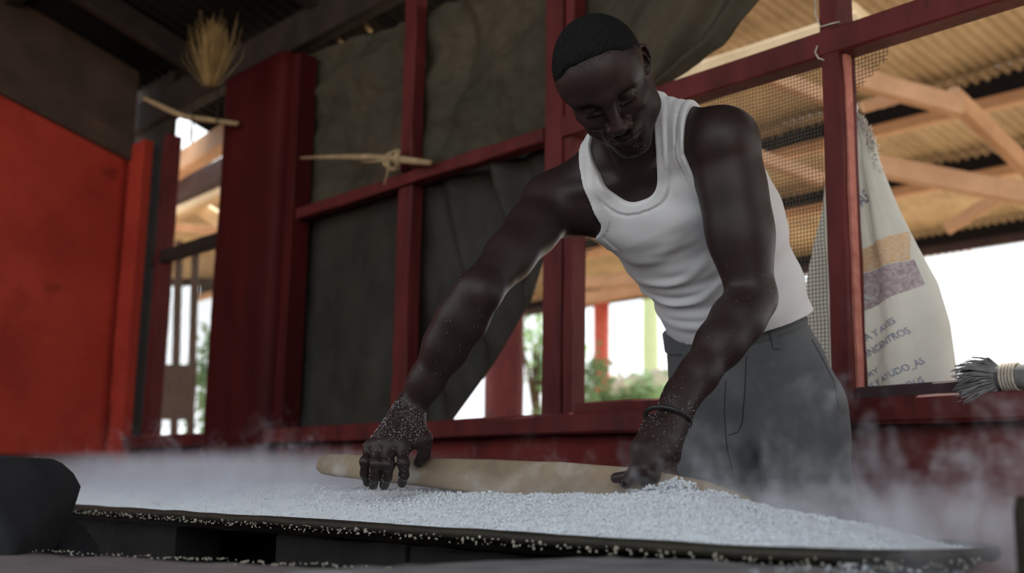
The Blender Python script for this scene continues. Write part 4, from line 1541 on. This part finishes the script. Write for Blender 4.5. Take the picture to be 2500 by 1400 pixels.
face_prims = [q for q in head if q.c @ HF > HH @ HF]
M['beard_grey'] = material('beard_grey', (.20, .19, .18), .8, .2)
def scalp_stubble(count, seed):
    rs = np.random.RandomState(seed)
    th = rs.uniform(0, 2 * np.pi, count * 6); ph = np.arccos(rs.uniform(-.6, 1, count * 6))
    d = np.stack([np.sin(ph) * np.cos(th), np.sin(ph) * np.sin(th), np.cos(ph)], 1)
    o = np.array([0, -.008, .027]) + d * np.array([.0725, .089, .073]) * 1.25
    w = HH + (o @ HB) * HS
    dirs = -(d / np.array([.0725, .089, .073])); dirs /= np.linalg.norm(dirs, axis=1)[:, None]
    dirs = dirs @ HB
    hit = march(w, dirs, skull)
    q = (hit - HH) @ HB.T / HS
    line = hairline(q[:, 0], q[:, 1])
    e = q[:, 2] - line
    ok = (e > -.016) & (e < .004) & (rs.uniform(0, 1, len(e)) < np.clip(1 + e / .016, 0, 1)) & ~((np.abs(q[:, 0]) > .05) & (q[:, 1] < .008))
    mb = MB(); rr = random.Random(seed)
    for p, dr in list(zip(hit[ok], dirs[ok]))[:count]:
        dn = unit(-dr + np.array([rr.gauss(0, .6), rr.gauss(0, .6), rr.gauss(0, .6)]))
        mb.tube([p, p + dn * rr.uniform(.0012, .0026)], [.00026, .00018], 3, cap=False)
    return mb.build('hairline_stubble', M['hair'], man)


tag(scalp_stubble(4200, 8), kind='stuff')
tag(stubble('moustache', [(-.015, .08, -.0605, .005, .0012), (.015, .08, -.0605, .005, .0012), (0, .08, -.0600, .007, .0008)], 260, 3, .0022), kind='stuff')
tag(stubble('goatee', [(0, .05, -.112, .013, .007), (.010, .05, -.118, .009, .006), (-.006, .05, -.112, .009, .006)], 200, 4, .0022), kind='stuff')
tag(stubble('grey_stubble', [(0, .05, -.114, .016, .008), (.014, .05, -.112, .008, .008)], 90, 5, .0018, .00025, True), kind='stuff')
tag(stubble('eyebrows', [(-.030, .08, .0175, .010, .0022), (.030, .08, .0175, .010, .0022)], 150, 6, .0035, .0003), kind='stuff')

# ------------------------------------------------------------------ tank top
AXP = unit(unit(ST[1][0] - ST[0][0]) + np.array([-.10, -.12, .0]) - LPV * .10); LP = unit(LPV - AXP * (LPV @ AXP)); FP = np.cross(AXP, LP); FP = FP if FP[1] < 0 else -FP
B0 = ST[0][0]
WT = .180                                                           # top of the waistband along AXP


def locp(p):
    q = p - B0
    return q @ AXP, q @ LP, q @ FP


M['vest'] = material('vest', (.66, .665, .68), .85, .15, (.60, .605, .62), 9, 4, .10, 500, sheen=.2)
wear = torso + shoulder


def strap_cuts(a, l, f):
    w = np.clip((f + .03) / .07, 0, 1)                              # 1 on the chest, 0 on the back
    a0 = .512 + (.434 - .512) * w
    lc = l + .004
    ne = (a - (a0 + .115 * (np.abs(lc) / .071) ** 3)) / np.sqrt(1 + (.345 * lc ** 2 / .071 ** 3) ** 2)
    oL = .114 + .045 * (np.clip(.425 - a, 0, 1) / .065) ** 2 + .02 * np.clip((a - .50) / .06, 0, 1)
    oR = .092 + .10 * (np.clip(.425 - a, 0, 1) / .060) ** 2 + .012 * np.clip((a - .50) / .06, 0, 1)
    oR = np.where(a > .352, np.minimum(oR, .122), oR + (.352 - a) * 12)
    oL = np.where(a > .350, np.minimum(oL, .150), oL + (.350 - a) * 12)
    sl = 1.0 / np.sqrt(1 + (1.2 * np.clip(.425 - a, 0, .07) / .065) ** 2)
    return ne, (l - oL) * sl, (-l - oR) * sl


def fvest(p, c, r):
    a, l, f = loc3(p)
    d = eval_prims(wear, p, c, r)
    if c is not None:
        # folds gathered across the belly, sweeping up towards his left side
        u = a - .22 * l - .35 * np.abs(l) ** 1.5
        m = np.clip((.36 - a) / .08, 0, 1) * np.clip((a - .02) / .05, 0, 1) * np.clip((f + .02) / .05, 0, 1)
        msk = np.clip(.35 + .9 * np.sin(l * 11 + 4.0 * np.sin(a * 9.0) + 1.1) * np.sin(a * 21 + l * 7 + .4), 0, 1)
        ph = 2 * np.pi * u / .066 + 1.5 * np.sin(l * 16 + a * 7) + 1.1 * np.sin(a * 26 + .5)
        fold = np.maximum(np.sin(ph), 0) ** 1.6
        wr = .0068 * m * fold * (.25 + .75 * msk)
        wr = wr + .0012 * m * msk * np.sin(2 * np.pi * (u / .027) + 3 * np.sin(l * 21))
        wr = wr + .0008 * np.clip((a - .44) / .05, 0, 1) * np.sin(l * 330 + 3 * np.sin(a * 18)) * np.clip((f + .1) / .1, 0, 1)
        wr = wr + .0012 * np.sin(l * 60 + a * 30) * np.sin(a * 70 - l * 20)
        d = d - wr
    ne, oL, oR = strap_cuts(a, l, f)
    band = np.maximum(np.maximum(ne, oL), oR)
    trim = np.clip((band + .0165) / .0015, 0, 1)                    # sewn binding along neck and armholes
    groove = np.exp(-((band + .0175) / .0014) ** 2)
    d = d - .0058 - .0020 * trim + .0022 * groove
    # loose cloth stands off the small of the back
    d = d - .004 * np.clip((.30 - a) / .2, 0, 1) * np.clip((l - .05) / .08, 0, 1)
    d = smax(d, ne, .002); d = smax(d, oL, .002); d = smax(d, oR, .002)
    return np.maximum(d, (WT - .020) - locp(p)[0])               # tucked into the waistband


tl = np.array([s_[0] for s_ in ST[1:]])
v, f = mesh_field(fvest, tl.min(0) - .20, tl.max(0) + .17, .0030)
vest = np_mesh('tank_top', v, f, M['vest'], man, ORG); vest['label'] = 'white ribbed tank top'

# ------------------------------------------------------------------ trousers
M['trousers'] = material('trousers', (.105, .112, .118), .9, .15, (.070, .075, .080), 7, 7, .15, 420, sheen=.15, spots=((.15, .155, .16), 16, .60, .8))
def st(c, rl, rf):
    return [c, LP, FP, rl, rf]


trs = [Slab(st(B0 + AXP * .18 - LP * .002, .136, .112), st(B0 + AXP * .06, .151, .120), .03),
       Slab(st(B0 + AXP * .06, .148, .118), st(B0 - AXP * .03, .158, .126), .03)]
for (hj, kn, an, r0, r1) in ((HIPL, KNL, ANL, .100, .090), (HIPR, KNR, ANR, .096, .080)):
    trs += [Cone(hj, lerp(hj, kn, .45), r0, r1 + .004, .022), Cone(lerp(hj, kn, .45), kn, r1 + .004, r1 - .006, .03), Cone(kn, an + Z * .03, r1 - .006, r1 - .018, .03)]


def ftrs(p, c, r):
    a, l, f = locp(p)
    d = eval_prims(trs, p, c, r) - .002
    if c is not None:
        z = p[:, 2]
        w = np.clip((.88 - z) / .1, 0, 1)
        d = d - .0025 * w * np.sin(z * 38 + l * 22 + 2 * np.sin(f * 20 + l * 9)) * (.5 + .5 * np.sin(l * 17 + z * 6))
        d = d - .002 * np.sin(l * 34 + a * 18 + 2 * np.sin(a * 13)) * np.clip((WT - .05 - a) / .05, 0, 1)
        cr = np.exp(-((l + .006) / .012) ** 2) * np.clip(f / .05, 0, 1) * np.clip((-.02 - a) / .06, 0, 1)
        d = d + .016 * cr
    band = np.clip((a - (WT - .040)) / .0015, 0, 1)
    d = d - .0030 * band + .0022 * np.exp(-((a - (WT - .042)) / .0024) ** 2)
    d = np.maximum(d, a - WT)
    return np.maximum(d, .055 - p[:, 2])


v, f = mesh_field(ftrs, [.16, 1.98, .03], [.84, 2.50, 1.20], .0034)
trou = np_mesh('trousers', v, f, M['trousers'], man, ORG); trou['label'] = 'loose grey cotton trousers'
fts = [Slab(st(B0 + AXP * .18 - LP * .002, .136, .112), st(B0 + AXP * .06, .151, .120), .03)]


def cast(px, py, prims_fn, Y0=1.5, n=80):
    d = unit(ray(px, py)); o = CAM + d * Y0
    for _k in range(n):
        e = float(prims_fn(o[None])[0])
        o = o + d * max(e * .8, .0)
        if e < .0004: break
    return o, e < .003, d


ftr1 = lambda p: ftrs(p, p.mean(0), 9.0)


def seam(name, pxs, r=.0010, sub=6, lift=.0):
    pts = []
    P_ = [np.array(q, float) for q in pxs]
    for a_, b_ in zip(P_[:-1], P_[1:]):
        for k in range(sub):
            q = lerp(a_, b_, k / sub); o, ok, d = cast(q[0], q[1], ftr1)
            if ok: pts.append(o - d * lift)
    if len(pts) > 2:
        mb = MB(); mb.tube(pts, r, 6)
        return mb.build(name, M['seam'], trou, True)


M['seam'] = material('seam', (.030, .032, .036), .9, .1)
seam('fly_seam', [(1822, 870), (1818, 960), (1812, 1030), (1802, 1055), (1772, 1066)])
seam('fly_edge', [(1772, 930), (1768, 1000), (1772, 1066), (1776, 1100), (1790, 1160)])
seam('pocket_seam', [(1982, 830), (2010, 880), (2035, 930), (2048, 1000)])
seam('pocket_seam', [(1632, 900), (1624, 960), (1630, 1010)])


def loop(px, py, px2, py2):
    a_, ok, d = cast(px, py, ftr1); b_, ok2, d2 = cast(px2, py2, ftr1)
    if not (ok and ok2): return
    mb = MB()
    m_ = lerp(a_, b_, .5) - d * .004
    w_ = unit(np.cross(b_ - a_, d))
    vs = []
    for q, e in ((a_ - d * .0005, 0), (a_ - d * .005, 0), (m_ - d * .003, 0), (b_ - d * .005, 0), (b_ - d * .0005, 0)):
        for sgn in (-1, 1):
            vs += [q + w_ * sgn * .0062 - d * .0012, q + w_ * sgn * .0062 + d * .0012]
    fs = []
    for k in range(4):
        i = k * 4; j = i + 4
        fs += [(i, i + 2, j + 2, j), (i + 1, j + 1, j + 3, i + 3), (i, j, j + 1, i + 1), (i + 2, i + 3, j + 3, j + 2)]
    mb.add(vs, fs)
    mb.build('belt_loop', M['trousers'], trou)


loop(1884, 788, 1897, 852)
loop(1664, 838, 1680, 890)
loop(1985, 762, 1998, 812)

# wristband of black rubber cord on his left wrist
wd_ = unit(LWR - LE)
cw = LWR + wd_ * .034
s1 = unit(np.cross(wd_, Z)); s2 = np.cross(s1, wd_)
M['rubber'] = material('rubber', (.012, .012, .013), .45, .4)
mb = MB()
mb.tube([cw + wd_ * .012 * math.sin(k / 24 * 6.283 + .6) + (s1 * math.cos(k / 24 * 6.283) + s2 * math.sin(k / 24 * 6.283)) * .0330 for k in range(25)], .0042, 8, cap=False)
b1 = mb.build('wristband', M['rubber'], man, True); b1['label'] = 'black rubber wristband on his left wrist'

# grain dust stuck to the skin of hands and forearms
rr = random.Random(21)
bv = np.array([q.co[:] for q in body.data.vertices]) + ORG
bn = np.array([q.normal[:] for q in body.data.vertices])
mb = MB()


def dust(cond, count, smin_, smax_):
    ids = np.nonzero(cond)[0]
    for _ in range(count):
        i = ids[rr.randrange(len(ids))]
        crumb(mb, bv[i] + bn[i] * .0003, rr.uniform(smin_, smax_))


toc = (bn * (CAM - bv)).sum(1) > 0
dR = n_(bv - lerp(RWR, HR_C, .55), axis=1)
dust((dR < .052) & (bn[:, 2] > -.1), 520, .0003, .0008)
dust((n_(bv - HR_C, axis=1) < .09), 260, .0003, .0008)
dust((n_(bv - lerp(RE, RWR, .5), axis=1) < .14) & toc, 120, .0003, .0006)
dust((n_(bv - lerp(LWR, HL_C, .4), axis=1) < .07) & toc, 130, .0003, .0008)
dust((n_(bv - lerp(LE, LWR, .5), axis=1) < .16) & toc, 90, .0003, .0006)
dust((n_(bv - LS, axis=1) < .2) & toc, 40, .0003, .0005)
tag(mb.build('grain_dust', M['grain'], man), kind='stuff')

# ------------------------------------------------------------------ steam rising from the hot grain
def steam(name, label, t0, t1, n0, n1, z0, z1, res, dens, builder):
    c = P((t0 + t1) / 2, (n0 + n1) / 2, (z0 + z1) / 2)
    me = bpy.data.meshes.new(name)
    me.from_pydata([(0, 0, 0), (.01, 0, 0), (0, .01, 0)], [], [(0, 1, 2)])
    o = bpy.data.objects.new(name, me)
    o.matrix_world = Matrix(((W[0], N[0], 0, 0), (W[1], N[1], 0, 0), (0, 0, 1, 0), (0, 0, 0, 1))) if False else Matrix.Identity(4)
    sc.collection.objects.link(o)
    ang = math.atan2(-N[0], N[1])
    o.rotation_euler = (0, 0, ang)                                   # local y along N, local x along -W
    ng = bpy.data.node_groups.new(name, 'GeometryNodeTree')
    ng.interface.new_socket('Geometry', in_out='INPUT', socket_type='NodeSocketGeometry')
    ng.interface.new_socket('Geometry', in_out='OUTPUT', socket_type='NodeSocketGeometry')
    nd = ng.nodes; L = ng.links
    go = nd.new('NodeGroupOutput')
    vc = nd.new('GeometryNodeVolumeCube')
    vc.inputs['Min'].default_value = (-t1, n0, z0)
    vc.inputs['Max'].default_value = (-t0, n1, z1)
    vc.inputs['Resolution X'].default_value, vc.inputs['Resolution Y'].default_value, vc.inputs['Resolution Z'].default_value = res
    L.new(builder(nd, L), vc.inputs['Density'])
    sm = nd.new('GeometryNodeSetMaterial')
    sm.inputs['Material'].default_value = M['steam']
    L.new(vc.outputs[0], sm.inputs[0]); L.new(sm.outputs[0], go.inputs[0])
    md = o.modifiers.new('steam', 'NODES'); md.node_group = ng
    me.materials.append(M['steam'])
    return tag(o, label, 'steam', kind='stuff')


ms_ = bpy.data.materials.new('steam'); ms_.use_nodes = True
nt = ms_.node_tree; nt.nodes.remove(nt.nodes['Principled BSDF'])
pv = nt.nodes.new('ShaderNodeVolumePrincipled')
pv.inputs['Color'].default_value = (.90, .93, 1.0, 1)
pv.inputs['Density'].default_value = 1.0
pv.inputs['Anisotropy'].default_value = .15
nt.links.new(pv.outputs[0], nt.nodes['Material Output'].inputs['Volume'])
M['steam'] = ms_


class NB:
    """small helper to write field maths as nodes"""
    def __init__(s, nd, L): s.nd, s.L = nd, L
    def m(s, op, a, b=None, c=None):
        n = s.nd.new('ShaderNodeMath'); n.operation = op
        for i, x in enumerate((a, b, c)):
            if x is None: continue
            if isinstance(x, (int, float)): n.inputs[i].default_value = x
            else: s.L.new(x, n.inputs[i])
        return n.outputs[0]
    def ramp(s, x, a, b, c=0.0, d=1.0, smooth=True):
        n = s.nd.new('ShaderNodeMapRange'); n.interpolation_type = 'SMOOTHSTEP' if smooth else 'LINEAR'
        s.L.new(x, n.inputs[0])
        for i, q in enumerate((a, b, c, d)): n.inputs[i + 1].default_value = q
        return n.outputs[0]
    def noise(s, vec, scale, detail, rough=.55, dist=0.0):
        n = s.nd.new('ShaderNodeTexNoise'); n.inputs['Scale'].default_value = scale; n.inputs['Detail'].default_value = detail
        n.inputs['Roughness'].default_value = rough; n.inputs['Distortion'].default_value = dist
        s.L.new(vec, n.inputs['Vector']); return n.outputs[0]
    def vec(s, x, y, z):
        n = s.nd.new('ShaderNodeCombineXYZ')
        for i, q in enumerate((x, y, z)):
            if isinstance(q, (int, float)): n.inputs[i].default_value = q
            else: s.L.new(q, n.inputs[i])
        return n.outputs[0]


def steam_field(nd, L):
    B = NB(nd, L)
    pos = nd.new('GeometryNodeInputPosition')
    sp = nd.new('ShaderNodeSeparateXYZ'); L.new(pos.outputs[0], sp.inputs[0])
    x, y, z = sp.outputs                                            # x = -t, y = n
    h = B.m('SUBTRACT', z, .70)                                     # height above the grain
    # warped coordinates, stretched upwards
    wv = B.noise(B.vec(x, y, B.m('MULTIPLY', z, .5)), 5.5, 2)
    xx = B.m('ADD', x, B.m('MULTIPLY', B.m('SUBTRACT', wv, .5), .20))
    wv2 = B.noise(B.vec(B.m('ADD', x, 7.3), y, B.m('MULTIPLY', z, .5)), 5.5, 2)
    yy = B.m('ADD', y, B.m('MULTIPLY', B.m('SUBTRACT', wv2, .5), .20))
    n1 = B.noise(B.vec(xx, yy, B.m('MULTIPLY', z, .55)), 18.0, 4.5, .58, 1.1)
    n2 = B.noise(B.vec(x, B.m('MULTIPLY', y, .6), 0.0), 2.6, 1.5)    # where plumes stand
    right = B.ramp(x, -.88, -.60)                                   # the right end of the pan
    left = B.ramp(x, -1.5, -2.3)
    top = B.m('ADD', B.m('MULTIPLY', B.ramp(n2, .40, .64), .12), B.m('ADD', .075, B.m('ADD', B.m('MULTIPLY', right, .24), B.m('MULTIPLY', left, .08))))
    fall = B.m('MAXIMUM', B.m('SUBTRACT', 1.0, B.m('DIVIDE', B.m('MAXIMUM', h, 0.0), top)), 0.0)
    thr = B.m('SUBTRACT', .675, B.m('MULTIPLY', fall, .11))
    d = B.m('MAXIMUM', B.m('SUBTRACT', n1, thr), 0.0)
    d = B.m('MULTIPLY', d, B.ramp(fall, 0.0, .45))
    # close blanket on the grain, thicker towards the left end
    bl = B.m('MULTIPLY', B.m('ADD', B.ramp(h, .070, .01), B.m('MULTIPLY', left, B.ramp(h, .13, .05))), B.m('MULTIPLY', B.ramp(n1, .30, .62), B.m('ADD', .30, B.m('MULTIPLY', left, 1.0))))
    edge = B.m('MULTIPLY', B.m('MULTIPLY', B.ramp(y, 1.02, 1.16), B.ramp(y, 1.64, 1.42)), B.m('MULTIPLY', B.ramp(x, -3.45, -3.1), B.ramp(x, -.34, -.58)))
    return B.m('MULTIPLY', B.m('MULTIPLY', B.m('ADD', B.m('MULTIPLY', d, 130.0), B.m('MULTIPLY', bl, 9.0)), edge), B.m('MULTIPLY', B.m('ADD', 1.0, B.m('MULTIPLY', right, .35)), STEAM))


STEAM = .72
steam('steam_cloud', 'wispy bluish white steam drifting up from the hot grain', .30, 3.5, .96, 1.66, .66, 1.12, (420, 94, 74), 1.0, steam_field)
